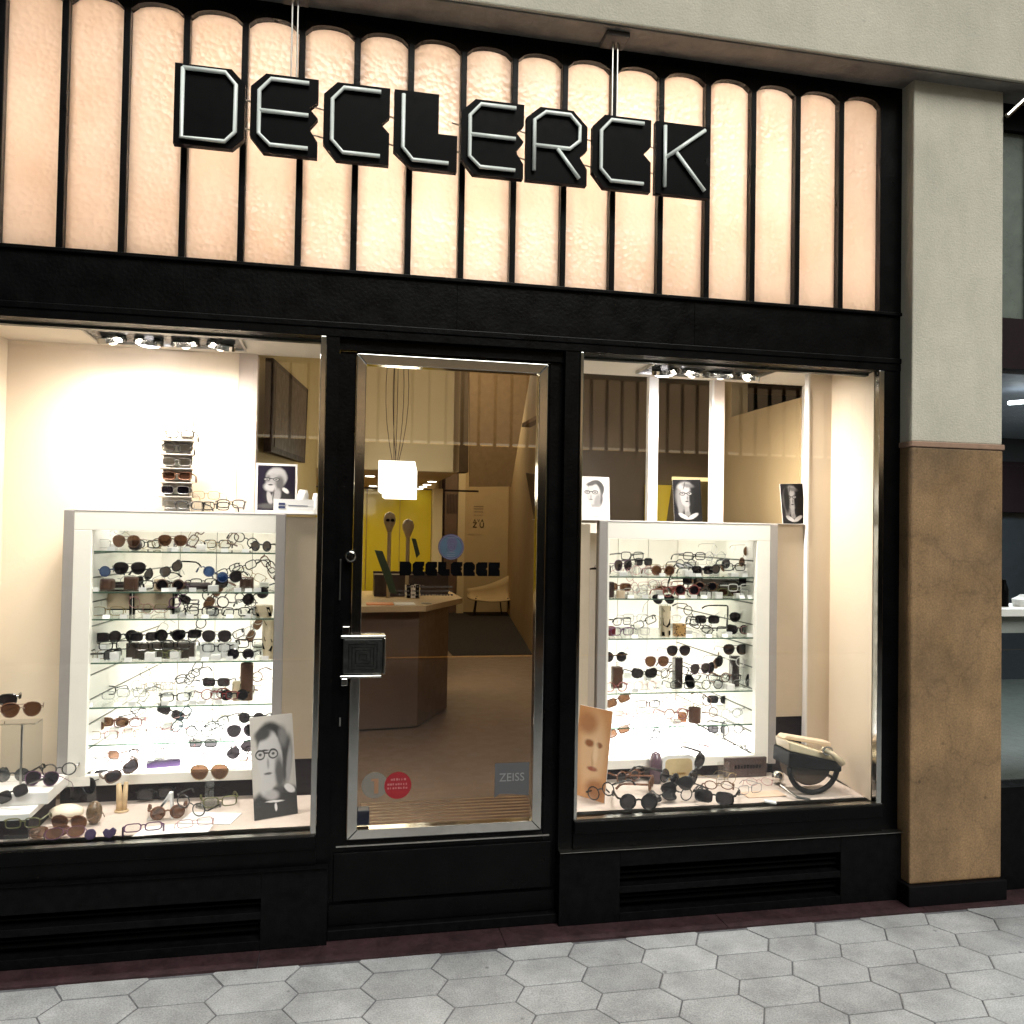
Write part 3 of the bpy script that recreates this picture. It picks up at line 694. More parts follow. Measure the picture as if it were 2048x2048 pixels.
for i in range(10):
    a0, a1 = 2 * math.pi * i / 10, 2 * math.pi * (i + 1) / 10
    MB().add([(.70 + .07 * math.cos(a), 4.2 + .07 * math.sin(a), z) for z in (1.081, 1.2) for a in (a0, a1)], [(0, 1, 3, 2)]).obj('cup_stripe', WHITE if i % 2 else SIGNB, cup)
GRN = mat('dark_green_panel', (.028, .05, .02), .35, var=.15)
def slab_leaf(p, y, label):
    pts = [(atY(a, b, y).x, atY(a, b, y).z) for a, b in p]
    r = MB().prism(pts, y, y + .02).obj('leaf_shaped_mirror', GRN, None, bevel=.003); r['label'] = label; r['category'] = 'panel'
slab_leaf([(749, 1100), (765, 1102), (783, 1148), (794, 1188), (779, 1185), (770, 1158)], 3.6, 'tall narrow dark green slanting panel on the left of the reception desk')
slab_leaf([(823, 1076), (832, 1078), (840, 1108), (833, 1116)], 4.25, 'small narrow dark green slanting panel standing behind the door lettering')
HEAD = mat('mannequin_grey', (.42, .33, .2), .5)
for (px, pt, pc, lab, sg) in ((779, 1024, 1057, 'tall mannequin head on a thin pole wearing dark sunglasses before the yellow wall', 1), (816, 1038, 1068, 'shorter mannequin head on a thin pole, without sunglasses, before the yellow wall', 0)):
    t = atY(px, pt, 4.2); b = atY(px, pc, 4.2)
    r = empty('mannequin_head', (b.x, 4.2, 1.08), lab, 'mannequin head', 'mannequin heads on the desk')
    h = t.z - b.z
    MB().lathe([(.02, b.z - .03), (.03, b.z - .0), (.052, b.z + h * .35), (.055, b.z + h * .6), (.04, b.z + h * .88), (.01, t.z)], b.x, 4.2, 18).obj('head', HEAD, r, smooth=True)
    MB().tube([(b.x, 4.2, 1.08), (b.x, 4.2, b.z - .02)], .017, 10).obj('pole', HEAD, r)
    if sg: MB().prism(ell(b.x - .02, b.z + h * .5, .018, .014, 10), 4.14, 4.15).prism(ell(b.x + .022, b.z + h * .5, .018, .014, 10), 4.14, 4.15).obj('sunglasses', SIGNB, r)
# chair and eye chart at the far end
ch = empty('chair', (3.0, 12.9, .05), 'pale shell chair on thin dark legs at the far end of the shop', 'chair')
mb = MB(); SEG = 10
for i in range(SEG + 1):
    x = 2.58 + .86 * i / SEG
    for j in range(7):
        t = j / 6
        y = 12.6 + .55 * min(1, t * 1.6); z = .40 + .05 * math.cos((i / SEG - .5) * 3) * -1 + .42 * max(0, t - .55) / .45 * (.35 + .65 * (i / SEG))
        mb.v.append((x, y, z))
for i in range(SEG):
    for j in range(6): mb.f.append((i * 7 + j, (i + 1) * 7 + j, (i + 1) * 7 + j + 1, i * 7 + j + 1)); mb.m.append(0)
s_ = mb.obj('seat_shell', TAN, ch, smooth=True); so_ = s_.modifiers.new('s', 'SOLIDIFY'); so_.thickness = .03
for (x, y) in ((2.64, 12.7), (3.38, 12.7), (2.74, 13.1), (3.28, 13.1)): MB().tube([(x, y, .05), (x + (3 - x) * .15, y, .4)], .013, 6).obj('leg', DARKB, ch)
ec = box('eye_chart', (2.66, 2.96, 13.592, 13.5995, 1.62, 2.4), TAN); ec['label'] = 'eye test chart with letters on the far wall'; ec['category'] = 'eye chart'
cxx, czz = atY(955, 1051, 13.58).x, atY(955, 1051, 13.58).z
text_mesh('Z U', .15, SIGNB, 'chart_letters', ec, (cxx + .02, 13.583, czz - .04))
text_mesh('A V A', .085, SIGNB, 'chart_letters', ec, (cxx + .02, 13.583, czz + .07))
mb = MB()
for zz, n in ((.2, 6), (.27, 8), (.33, 9), (.38, 10)):
    for i in range(n): mb.box(cxx - .08 + i * .2 / n, cxx - .08 + i * .2 / n + .012, 13.58, 13.584, czz + zz, czz + zz + .02)
mb.obj('chart_small_rows', BROWND, ec)
# aluminium entrance mat
mt_ = empty('entrance_mat', (.7, 1.2, .045), 'aluminium strip entrance mat on the floor just inside the door', 'mat')
box('mat_base', (.17, 1.2, .7, 1.62, .045, .055), mat('mat_base', (.28, .17, .1), .8), mt_)
ALU = mat('aluminium_strip', (.85, .72, .58), .25, 1.0)
for i in range(16):
    y = .74 + i * .055
    box('mat_strip', (.18, 1.19, y, y + .018, .055, .064), ALU, mt_)
box('mat_end', (.12, .21, 1.0, 1.3, .046, .075), M['navy_plastic'], mt_)
# television on the slanting wall behind the left window
struct(MB().prism([(-.51, .92), (-.47, .92), (-.15, 3.0), (-.19, 3.0)], 1.75, 5, plane='xy').obj('interior_angled_wall', mat('olive_tan', (.42, .33, .16), .8, var=.04)))
tv = empty('television', (-.3, 1.5, 2.1), 'dark flat television on the tan wall seen through the left window', 'television')
def TVq(inset, y0, th):
    qs = [(546.6, 716, 1.0), (616.6, 779, 2.2), (610, 926, 2.2), (542.5, 903.5, 1.0)]
    P = [atY(a, b, c) for a, b, c in qs]; c = sum(P, Vector()) / 4
    P = [p + (c - p) * inset for p in P]
    n = (P[1] - P[0]).cross(P[3] - P[0]).normalized()
    if n.y > 0: n = -n
    P = [p + n * y0 for p in P]; Q = [p - n * th for p in P]
    return MB().add(P + Q, [(3, 2, 1, 0), (4, 5, 6, 7), (0, 1, 5, 4), (1, 2, 6, 5), (2, 3, 7, 6), (3, 0, 4, 7)])
TVq(0, 0, .04).obj('television_frame', mat('tv_frame', (.02, .010, .006), .6, spec=.15), tv)
TVq(.12, .004, .01).obj('television_screen', mat('tv_screen', (.035, .02, .013), .55, spec=.2), tv)
# partition seen above the right cabinet
struct(box('interior_partition', (1.42, 2.62, 1.98, 2.03, .045, 5), BRN))
struct(box('interior_partition_light', (2.15, 2.60, 1.955, 1.98, .045, 2.075), mat('olive_panel', (.11, .085, .03), .4)))
struct(box('partition_light_band', (2.28, 2.60, 1.93, 1.955, 2.075, 2.10), emis('warm_band', (1, .75, .35), .75)))
struct(MB().prism([(2.08, 1.76), (2.23, 1.76), (2.27, 2.04), (2.08, 2.04)], 1.93, 1.95).obj('partition_yellow_panel', YEL))
dsh = empty('lit_shelf', (2.55, 1.9, 1.83), 'bright lit shelf of spectacle frames inside the shop, seen above the right cabinet', 'shelf')
a, b = atY(1462, 1040, 1.9), atY(1568, 1012, 1.9)
box('shelf_backlight', (a.x, b.x, 1.9, 1.92, a.z, b.z), emis('shelf_backlight', (1, .93, .72), 1.5), dsh)
mb = MB()
x = a.x + .02
while x < b.x - .04:
    mb.tube([(xx, 1.885, zz) for xx, zz in ell(x, a.z + .018, .014, .012, 8)], .0025, 4, closed=True); mb.box(x - .014, x + .02, 1.88, 1.884, a.z + .025, a.z + .031); x += .036
mb.obj('small_frames', SIGNB, dsh, kind='stuff')

# ================================================================== SPECTACLES
FC = {'k': ('black', (.005, .0045, .005), .25, 0), 's': ('silver', (.30, .30, .30), .3, .8), 'g': ('gold', (.26, .19, .09), .3, .8), 't': ('tortoiseshell', (.12, .045, .018), .3, 0),
      'n': ('navy', (.015, .035, .11), .3, 0), 'r': ('red', (.20, .02, .02), .35, 0), 'p': ('purple', (.10, .03, .09), .3, 0), 'c': ('clear', (.50, .48, .44), .3, 0),
      'b': ('brown', (.07, .03, .015), .35, 0), 'o': ('olive', (.10, .10, .03), .35, 0), 'l': ('teal', (.01, .06, .09), .35, 0), 'w': ('white', (.75, .73, .70), .35, 0), 'm': ('pink', (.45, .22, .22), .3, .3)}
LC = {'d': ('dark', glassmat('lens_dark', (.07, .06, .065), gloss=1.5, opac=.72, ocol=(.008, .006, .009))), 'c': ('clear', glassmat('lens_clear', (.95, .96, .96), gloss=1.2)),
      'b': ('brown', glassmat('lens_brown', (.28, .15, .08), gloss=1.4, opac=.65, ocol=(.05, .02, .012))), 'u': ('blue mirrored', glassmat('lens_blue', (.15, .25, .5), gloss=2.5, opac=.65, ocol=(.01, .04, .14))),
      'p': ('mauve', glassmat('lens_mauve', (.45, .32, .42), gloss=1.5, opac=.45, ocol=(.12, .06, .09)))}
SHN = {'r': 'round', 's': 'rectangular', 'a': 'aviator', 'c': 'cat-eye'}
def outline(shape, sgn, n=16):
    cx = .0345 * sgn; cz = .026; out = []
    for i in range(n):
        a = 2 * math.pi * i / n; c, s = math.cos(a), math.sin(a)
        if shape == 'r': x, z = .0245 * c, .0235 * s
        elif shape == 's': x, z = .027 * math.copysign(abs(c) ** .55, c), .0185 * math.copysign(abs(s) ** .55, s)
        elif shape == 'a':
            x = .029 * math.copysign(abs(c) ** .85, c) * (1 + .12 * s); z = .0245 * s - .004 * (1 if s < 0 else 0) * abs(s) + .003
        else:
            x = .0285 * math.copysign(abs(c) ** .8, c); z = .0215 * s + (.009 * max(0, c) * max(0, s + .4)); 
        out.append((cx + x * sgn, cz + z))
    return out
GC = {}
def gmeshes(kind):
    if kind in GC: return GC[kind]
    sh, c, ln = kind
    nm, rgb, ro, me_ = FC[c]; fm = mat('frame_' + nm, rgb, ro, me_, var=.35 if c == 't' else .05, scale=90 if c == 't' else 12)
    lm = LC[ln][1]
    thick = .0026 if (c in 'kttnrpbolw' and not (sh == 'a')) else .0015
    if ln in 'db' and thick > .002: thick = .0032
    fr = MB()
    for s in (-1, 1): fr.tube([(x, 0, z) for x, z in outline(sh, s)], thick, 4, closed=True)
    fr.tube([(-.011, -.001, .032), (0, -.003, .035), (.011, -.001, .032)], thick, 4)
    if sh == 'a': fr.tube([(-.018, -.001, .047), (.018, -.001, .047)], thick * .8, 4)
    for s in (-1, 1): fr.tube([(.058 * s, 0, .036), (.067 * s, .004, .037)], thick * 1.1, 4)
    fme = fr.mesh('frame', fm)
    lens = []
    for s in (-1, 1):
        p = outline(sh, s, 12); l = MB().add([(x, .0, z) for x, z in p], [tuple(range(12))]); lens.append(l.mesh('lens', lm))
    tem = []
    for s in (-1, 1):
        t = MB(); hh = thick * (1.5 if thick > .002 else 1.0)
        pts = [(.067 * s, .004, .037), (.068 * s, .05, .034), (.067 * s, .10, .030), (.064 * s, .122, .022), (.062 * s, .138, .004)]
        t.tube(pts, [hh * .9, hh * .9, hh * .8, hh * 1.1, hh * 1.1], 4); tem.append(t.mesh('temple', fm))
    GC[kind] = (fme, lens, tem); return GC[kind]
COUNT = {}
def glasses(kind, loc, rz=0, pose='f', label='', group=None, scale=1.0):
    fme, lens, tem = gmeshes(kind)
    r = bpy.data.objects.new('glasses', None); col.objects.link(r); r.empty_display_size = .03
    rot = {'f': (0, 0), 'u': (0, -58), 'U': (0, 58), 's': (0, -24), 'S': (0, 24), 'l': (-62, 0), 't': (-25, 0)}[pose]
    up = {'f': .003, 'u': .062, 'U': .062, 's': .028, 'S': .028, 'l': .012, 't': .004}[pose]
    r.location = (loc[0], loc[1], loc[2] + up * scale); r.rotation_euler = (R_(rot[0]), R_(rot[1]), R_(rz)); r.scale = (scale,) * 3
    r['label'] = label; r['category'] = 'sunglasses' if kind[2] in 'dbup' else 'glasses'
    if group: r['group'] = group
    for nm, me in [('frame', fme)] + [('lens', l) for l in lens] + [('temple', t) for t in tem]:
        o = bpy.data.objects.new(nm, me); col.objects.link(o); o.parent = r
    return r
ORD = ['first', 'second', 'third', 'fourth', 'fifth', 'sixth', 'seventh', 'eighth', 'ninth', 'tenth', 'eleventh', 'twelfth', 'thirteenth', 'fourteenth', 'fifteenth', 'sixteenth', 'seventeenth', 'eighteenth', 'nineteenth', 'twentieth', 'twenty-first', 'twenty-second', 'twenty-third', 'twenty-fourth', 'twenty-fifth']
POSE = {'f': '', 'u': 'standing on end, ', 'U': 'standing on end, ', 's': 'tilted, ', 'S': 'tilted, ', 'l': 'lying back, ', 't': 'leaning, '}
tagm = PAPER
tme = MB().box(-.016, .016, -.001, .001, 0, .019).mesh('price_tag', tagm)
tme2 = MB().add([(-.016, -.004, 0), (.016, -.004, 0), (.016, .004, .017), (-.016, .004, .017), (-.016, .012, 0), (.016, .012, 0)], [(0, 1, 2, 3), (3, 2, 5, 4)]).mesh('price_tag', tagm)
def price_tag(x, y, z, label, group):
    o = bpy.data.objects.new('price_tag', random.choice((tme, tme2))); col.objects.link(o); o.location = (x, y, z); o.rotation_euler = (0, 0, R_(random.uniform(-14, 14)))
    o['label'] = label; o['category'] = 'price tag'; o['group'] = group
SHN_ = ['top', 'second', 'third', 'fourth', 'fifth', 'lowest glass']
RB = mat('riser_white', (.8, .79, .76), .3)
def shelfrow(side, idx, z, py, items, tags, where=None, ybase=0):
    where = where or ('%s shelf, %s cabinet' % (SHN_[idx], side))
    if side == 'left': pa, pb = 190, 535
    else: pa, pb = 1225, 1500
    rg = random.Random(idx * 7 + len(items) + (50 if side == 'left' else 0))
    items = list(items) + [(pa + (pb - pa) * (k + rg.uniform(.15, .85)) / 6, rg.choice(('skc', 'ssc', 'sgc', 'rkc', 'skc', 'rsc', 'stb', 'skd')), rg.choice((.78, .86, .94)), rg.uniform(-30, 30), rg.choice('fffsSu'), rg.choice((0, 0, .03))) for k in range(6)]
    its = sorted(items, key=lambda t: t[0])
    for n, (px, kind, y, rz, pose, h) in enumerate(its):
        x = atY(px, py, y).x
        lab = '%s %s %s, %s%s from left, %s' % (FC[kind[1]][0], SHN[kind[0]], 'sunglasses' if kind[2] in 'dbup' else 'spectacles', POSE[pose], ORD[min(n, 24)], where)
        if h > .018:
            o = MB().box(-.022, .022, -.012, .03, 0, h - .001).obj('display_riser', RB if h < .05 else ACRY, None, bevel=.002); o.location = (x, y, z)
            o['label'] = '%s block under %s pair from left, %s' % ('white' if h < .05 else 'clear acrylic', ORD[min(n, 24)], where); o['category'] = 'display block'; o['group'] = 'display blocks in the cabinets'
        glasses(kind, (x, y, z + h), rz, pose, lab, 'spectacles on display', random.uniform(.97, 1.08))
    for n, px in enumerate(sorted(tags)):
        y = .542; price_tag(atY(px, py, y).x, y, z, 'small white price tag, %s from left, %s' % (ORD[min(n, 24)], where), 'white price tags')
def prop(name, label, cat, px, py, y, z, w_, h, d, mt, bevel=.004, rz=0, group=None):
    x = atY(px, py, y).x
    o = MB().box(-w_ / 2, w_ / 2, 0, d, 0, h).obj(name, mt, None, bevel=bevel); o.location = (x, y, z); o.rotation_euler = (0, 0, R_(rz))
    o['label'] = label; o['category'] = cat
    if group: o['group'] = group
    return o
LEA = mat('brown_leather', (.10, .045, .028), .5, var=.2, scale=30, bump=.2, bscale=120)
LEAD = mat('dark_leather', (.04, .022, .02), .45, var=.2, bump=.2, bscale=120)
BEI = mat('beige_card', (.62, .48, .34), .6); NAVYL = mat('navy_leather', (.02, .03, .07), .4)
SMOKE = mat('smoked_block', (.075, .06, .05), .3, var=.2)
shelfrow('left', 0, LS[0], 1101, [(190, 'scc', .60, 25, 'f', 0), (228, 'rsc', .74, 12, 's', .03), (252, 'atb', .62, -18, 'f', .012), (345, 'atb', .60, 10, 'f', .02), (300, 'rgc', .85, 30, 'f', 0),
    (404, 'sbc', .66, 4, 'u', 0), (437, 'rgc', .70, -20, 'f', 0), (484, 'sbc', .66, 0, 'u', .012), (522, 'rkd', .62, -35, 'f', 0), (375, 'ssc', .8, 10, 'f', 0)], [222, 350, 373, 449, 491])
prop('sunglasses_pouch', 'round dark brown pouch on the top shelf of the left cabinet', 'pouch', 268, 1101, .66, LS[0], .06, .05, .05, LEAD, .02)
shelfrow('left', 1, LS[1], 1186, [(194, 'rnu', .60, -12, 'f', .06), (258, 'akd', .62, 14, 'f', .07), (290, 'ckd', .70, 62, 's', 0), (345, 'ckd', .60, -28, 's', .05), (426, 'rnu', .58, 18, 'S', .028),
    (310, 'skc', .56, 5, 'f', 0), (462, 'akd', .62, -10, 's', 0), (492, 'skc', .60, -20, 's', .06), (528, 'tbc' if 0 else 'stc', .80, 0, 'U', .03), (340, 'rbd', .56, 0, 'f', 0), (540, 'skc', .7, 20, 'U', 0)],
    [190, 285, 330, 345, 385, 475, 497, 515])
prop('glasses_case', 'grey and brown long case at the left end of the second shelf, left cabinet', 'case', 203, 1186, .62, LS[1], .085, .052, .06, LEA, .012, -8)
prop('glasses_case', 'square brown leather case under black aviators, left cabinet', 'case', 260, 1186, .63, LS[1], .06, .062, .05, LEA, .008)
prop('glasses_case', 'dark flat wedge case beside the square brown case, left cabinet', 'case', 240, 1186, .75, LS[1], .09, .03, .05, LEAD, .012, 15)
prop('card_box', 'small cream box on the second shelf of the left cabinet', 'box', 318, 1186, .66, LS[1], .05, .05, .04, BEI)
prop('glasses_case', 'long low dark brown case under the blue sunglasses, left cabinet', 'case', 385, 1186, .66, LS[1], .17, .034, .05, LEAD, .014, 5)
prop('glasses_case', 'reddish brown upright leather box on the second shelf, left cabinet', 'case', 492, 1186, .64, LS[1], .062, .062, .045, LEA, .006)
shelfrow('left', 2, LS[2], 1239, [(215, 'sgc', .57, 10, 'f', 0), (277, 'rmc', .60, -12, 'S', .0), (368, 'rpc', .60, 15, 'u', .02), (425, 'rkc', .60, -6, 'S', .03), (400, 'skc', .56, 6, 'f', 0), (440, 'skc', .56, -8, 'f', 0),
    (305, 'sgc', .7, 0, 'f', 0), (515, 'rkd', .60, 20, 's', .045), (502, 'skc', .56, 35, 'f', 0), (180, 'ssc', .6, 0, 'f', 0)], [212, 247, 293, 347, 410, 459, 494, 380])
for (pa, pb, lb) in ((163, 262, 'left one of two black framed beige trays on the third shelf of the left cabinet'), (266, 348, 'right one of two black framed beige trays on the third shelf of the left cabinet')):
    xa, xb = atY(pa, 1200, .72).x, atY(pb, 1200, .72).x
    r = empty('display_tray', ((xa + xb) / 2, .72, LS[2]), lb, 'tray', 'black framed trays')
    box('tray_back', (xa + .006, xb - .006, .722, .728, LS[2] + .028, LS[2] + .112), BEI, r)
    MB().box(xa, xb, .715, .75, LS[2] + .022, LS[2] + .028).box(xa, xb, .715, .75, LS[2] + .112, LS[2] + .117).box(xa, xa + .006, .715, .75, LS[2], LS[2] + .117).box(xb - .006, xb, .715, .75, LS[2], LS[2] + .117).split('tray_frame', SIGNB, r)
STR = mat('cream_ceramic', (.70, .58, .40), .3)
def pot(px, py, y, z, w_, h, label, patches, cat='pot'):
    x = atY(px, py, y).x
    r = empty('display_pot', (x, y, z), label, cat, 'cream and black display pots')
    MB().lathe([(w_ * .42, z), (w_ * .5, z + h * .5), (w_ * .48, z + h), (w_ * .40, z + h)], x, y, 20).obj('pot_body', STR, r, smooth=False)
    for pts in patches:
        mb = MB(); q = []
        for (u, v) in pts:
            a = u * math.pi * .5; q.append((x + (w_ * .5 + .0015) * math.sin(a), y - (w_ * .5 + .0015) * math.cos(a), z + v * h))
        mb.add(q, [tuple(range(len(q)))]); mb.obj('black_patch', SIGNB, r)
pot(527, 1239, .60, LS[2], .085, .055, 'low cream pot with black stripes at the right end of the third shelf, left cabinet', [[(-.8, .9), (-.55, .9), (-.2, .1), (-.45, .1)], [(.2, .9), (.45, .9), (.7, .1), (.45, .1)]])
shelfrow('left', 3, LS[3], 1325, [(185, 'skd', .60, 12, 'f', .072), (245, 'rkd', .62, 22, 'f', .078), (287, 'skd', .60, 12, 'f', .078), (338, 'rkd', .62, -4, 'f', .078), (372, 'skd', .66, 12, 'f', .08), (432, 'akd', .60, -4, 'f', .075),
    (228, 'skc', .57, 14, 'f', .042), (300, 'skc', .55, 8, 'f', .042), (350, 'skc', .57, -8, 'f', .042), (432, 'skc', .56, -3, 'f', .028), (500, 'skc', .62, 0, 'f', .038), (516, 'rsc', .72, 0, 'u', .06), (481, 'rkd', .55, -8, 'f', 0),
    (190, 'sgc', .56, 15, 'f', 0), (225, 'skd', .58, 70, 'f', 0), (330, 'soc', .56, 0, 'f', 0)], [192, 256, 315, 385, 410, 458, 500, 530])
prop('display_box', 'cream box under the black sunglasses at the left end of the fourth shelf, left cabinet', 'box', 186, 1325, .60, LS[3], .11, .068, .06, PAPER)
prop('display_box', 'long dark smoked box in the middle of the fourth shelf, left cabinet', 'box', 320, 1325, .62, LS[3], .30, .074, .05, SMOKE)
prop('display_box', 'white box under black aviator sunglasses on the fourth shelf, left cabinet', 'box', 437, 1325, .61, LS[3], .17, .071, .05, PAPER)
pot(540, 1325, .60, LS[3], .08, .19, 'tall cream pot with black patches on the fourth shelf at the right edge, left cabinet', [[(-.6, .97), (.5, .97), (.6, .86), (-.3, .84)], [(-.5, .55), (.1, .5), (.2, .42), (-.4, .45)], [(-.7, .4), (.2, .32), (.1, .2), (-.6, .25)]])
shelfrow('left', 4, LS[4], 1412, [(200, 'ssc', .66, 8, 'f', 0), (262, 'ssc', .70, -8, 'f', 0), (300, 'rsc', .80, 12, 'f', 0), (335, 'ssc', .75, 0, 'f', .02), (378, 'skc', .72, -14, 's', .05), (350, 'skc', .57, 8, 'f', 0),
    (428, 'rrc', .64, 20, 'f', 0), (448, 'src', .60, -6, 'f', 0), (468, 'rkd', .6, 0, 'f', 0), (515, 'rtc', .66, -10, 'u', 0), (402, 'rsc', .58, -10, 'f', 0)], [178, 236, 264, 330, 358, 385, 404, 437])
def tubecase(px, py, y, z, r_, h, label, mt=LEA):
    x = atY(px, py, y).x; o = MB().lathe([(r_, z), (r_, z + h), (r_ * .9, z + h + .002), (r_ * .85, z + h - .01)], x, y, 18).obj('leather_case', mt, None, smooth=False); o['label'] = label; o['category'] = 'case'
tubecase(492, 1412, .63, LS[4], .030, .172, 'tall reddish brown leather tube case on the fifth shelf, left cabinet')
pot(473, 1412, .62, LS[4], .045, .09, 'small cream and black pot leaning by the brown tube case, left cabinet', [[(-.6, .9), (.6, .9), (.5, .6), (-.5, .62)]])
shelfrow('left', 5, LS[5], 1487, [(178, 'sgb', .68, 8, 'f', .02), (228, 'stb', .72, -6, 'f', .03), (255, 'src', .74, 5, 'f', .02), (295, 'sgc', .62, 15, 'f', 0), (322, 'smc', .60, -18, 's', 0), (205, 'sgc', .58, 0, 'f', 0), (240, 'smc', .58, 8, 'f', 0),
    (372, 'slc', .60, 0, 'u', .01), (398, 'rkc', .60, -10, 'f', 0), (437, 'skc', .66, -18, 's', 0), (502, 'rkd', .66, -8, 'f', .045), (484, 'apd', .58, 4, 'f', 0), (350, 'smc', .58, 5, 'f', 0), (420, 'ssc', .8, 0, 'f', 0)], [])
shelfrow('left', 5, .575, 1540, [(180, 'ssc', .60, 20, 'S', 0), (210, 'ssc', .62, -8, 'f', 0), (242, 'smc', .60, 10, 'f', 0), (268, 'ssc', .58, -20, 'f', 0), (318, 'ssc', .68, -8, 'f', .03), (390, 'ssc', .66, 20, 'f', 0), (414, 'smc', .62, -28, 's', 0),
    (445, 'rsc', .62, 14, 'f', 0), (485, 'akd', .62, 16, 's', .02), (522, 'rtc', .60, 0, 'u', 0), (350, 'smc', .8, 0, 'f', 0)], [], where='lit floor of the left cabinet')
prop('glasses_case', 'purple open case with white lens cloth on the lit floor of the left cabinet', 'case', 327, 1530, .60, .575, .15, .035, .05, mat('purple_case', (.07, .03, .13), .35), .01, 12)
# ---- right cabinet
shelfrow('right', 0, RS[0], 1152, [(1246, 'apd', .62, 30, 'f', .02), (1264, 'skc', .66, 10, 'f', .07), (1285, 'rmc', .6, 0, 'f', 0), (1326, 'rtb', .57, 0, 'f', .0), (1388, 'skc', .62, 4, 'f', .075), (1430, 'rsc', .64, 6, 'f', .075),
    (1376, 'rkd', .60, 30, 'l', .03), (1405, 'skd', .62, 10, 'f', .0), (1445, 'rkd', .62, 10, 's', 0), (1468, 'skc', .60, 0, 'f', .02), (1493, 'rgb', .62, 25, 'u', .03), (1216, 'rkd', .58, 60, 'f', 0)], [1325, 1245, 1384, 1397, 1490])
shelfrow('right', 1, RS[1], 1196, [(1256, 'smc', .62, 10, 'U', 0), (1300, 'ssc', .62, -25, 's', 0), (1318, 'rmc', .72, 0, 'f', .03), (1270, 'ssc', .57, 0, 'f', 0), (1348, 'rrc', .58, 5, 'f', 0), (1374, 'rrd', .57, -8, 'f', .01), (1394, 'rkc', .57, 5, 'f', 0),
    (1385, 'skd', .61, 12, 'f', .06), (1412, 'rtd', .60, -8, 'f', .03), (1436, 'skc', .60, 8, 'f', .03), (1458, 'sob', .60, 0, 'f', 0), (1478, 'swc', .58, 0, 'f', .025), (1496, 'skd', .62, 12, 'f', .05), (1500, 'ssc', .57, 10, 'f', 0)], [1262, 1290, 1322, 1364, 1388, 1408, 1438, 1484, 1500])
prop('display_box', 'long dark smoked glass box filling the right half of the second shelf, right cabinet', 'box', 1450, 1180, .68, RS[1], .33, .095, .05, SMOKE)
prop('glasses_case', 'dark brown upright case at the left end of the second shelf, right cabinet', 'case', 1222, 1196, .60, RS[1], .035, .08, .04, LEAD, .004)
tubecase(1241, 1196, .58, RS[1], .022, .035, 'small gold cylindrical case beside the dark brown one, right cabinet', BEI)
shelfrow('right', 2, RS[2], 1279, [(1244, 'spc', .58, 8, 'f', 0), (1270, 'ssc', .66, -6, 'f', .06), (1278, 'ssc', .57, 12, 'f', 0), (1328, 'akd', .60, 6, 't', .165), (1374, 'rkc', .62, 0, 'U', .03), (1398, 'skc', .57, -18, 'S', 0), (1414, 'skd', .62, -4, 'f', .055),
    (1455, 'ckd', .62, 60, 'u', .02), (1477, 'ckd', .62, -4, 'f', 0), (1482, 'akd', .68, -14, 'f', .06), (1505, 'smc', .60, 0, 'f', 0)], [1270, 1378, 1398, 1418, 1450, 1500])
pot(1329, 1279, .61, RS[2], .062, .16, 'tall cream stand with large black patch under dark sunglasses, right cabinet', [[(-.5, .92), (.5, .98), (.5, .84), (-.3, .82)], [(-.45, .62), (.4, .58), (.45, .4), (.1, .3), (-.4, .38)], [(-.55, .16), (-.25, .16), (-.2, .03), (-.5, .03)], [(.2, .2), (.5, .2), (.5, .04), (.25, .04)]], 'stand')
prop('glasses_case', 'dark red case at the left end of the third shelf, right cabinet', 'case', 1222, 1279, .62, RS[2], .055, .05, .05, mat('dark_red_leather', (.11, .012, .02), .4), .008)
lp = bpy.data.materials.new('leopard_print'); lp.use_nodes = True; t_ = lp.node_tree; v_ = t_.nodes.new('ShaderNodeTexVoronoi'); v_.inputs['Scale'].default_value = 95
tc_ = t_.nodes.new('ShaderNodeTexCoord'); t_.links.new(tc_.outputs['Object'], v_.inputs['Vector']); r_ = t_.nodes.new('ShaderNodeValToRGB')
r_.color_ramp.elements[0].position = .32; r_.color_ramp.elements[0].color = (.03, .014, .006, 1); r_.color_ramp.elements[1].position = .42; r_.color_ramp.elements[1].color = (.48, .28, .10, 1)
t_.links.new(v_.outputs['Distance'], r_.inputs[0]); t_.links.new(r_.outputs[0], t_.nodes['Principled BSDF'].inputs['Base Color'])
prop('glasses_case', 'leopard print box on the third shelf of the right cabinet', 'case', 1362, 1279, .58, RS[2], .058, .066, .05, lp, .004)
shelfrow('right', 3, RS[3], 1387, [(1229, 'rkd', .66, 0, 'f', .135), (1288, 'ckd', .60, 0, 'f', .055), (1313, 'apb', .64, 0, 'f', .11), (1356, 'akd', .62, 0, 'f', .168), (1400, 'apd', .60, 16, 'f', .075), (1342, 'rbc', .64, 10, 'f', .05), (1365, 'skc', .56, -4, 'f', 0), (1232, 'rrc', .55, 5, 'f', 0),
    (1432, 'akd', .66, 24, 's', .06), (1438, 'rtc', .60, -8, 'f', .03), (1424, 'rkc', .56, 4, 'f', 0), (1470, 'akd', .62, -5, 'f', .170), (1492, 'rwc', .60, 0, 'f', .11), (1490, 'ssc', .56, 0, 'f', 0), (1460, 'skc', .56, 5, 'f', .03), (1290, 'rmc', .56, 0, 'f', 0)], [1336, 1270, 1460])
prop('leather_case', 'reddish brown leather box at the left end of the fourth shelf, right cabinet', 'case', 1236, 1387, .66, RS[3], .052, .11, .045, LEA)
prop('leather_case', 'tall dark leather column case under aviators, middle of fourth shelf, right cabinet', 'case', 1357, 1387, .63, RS[3], .045, .16, .04, LEAD)
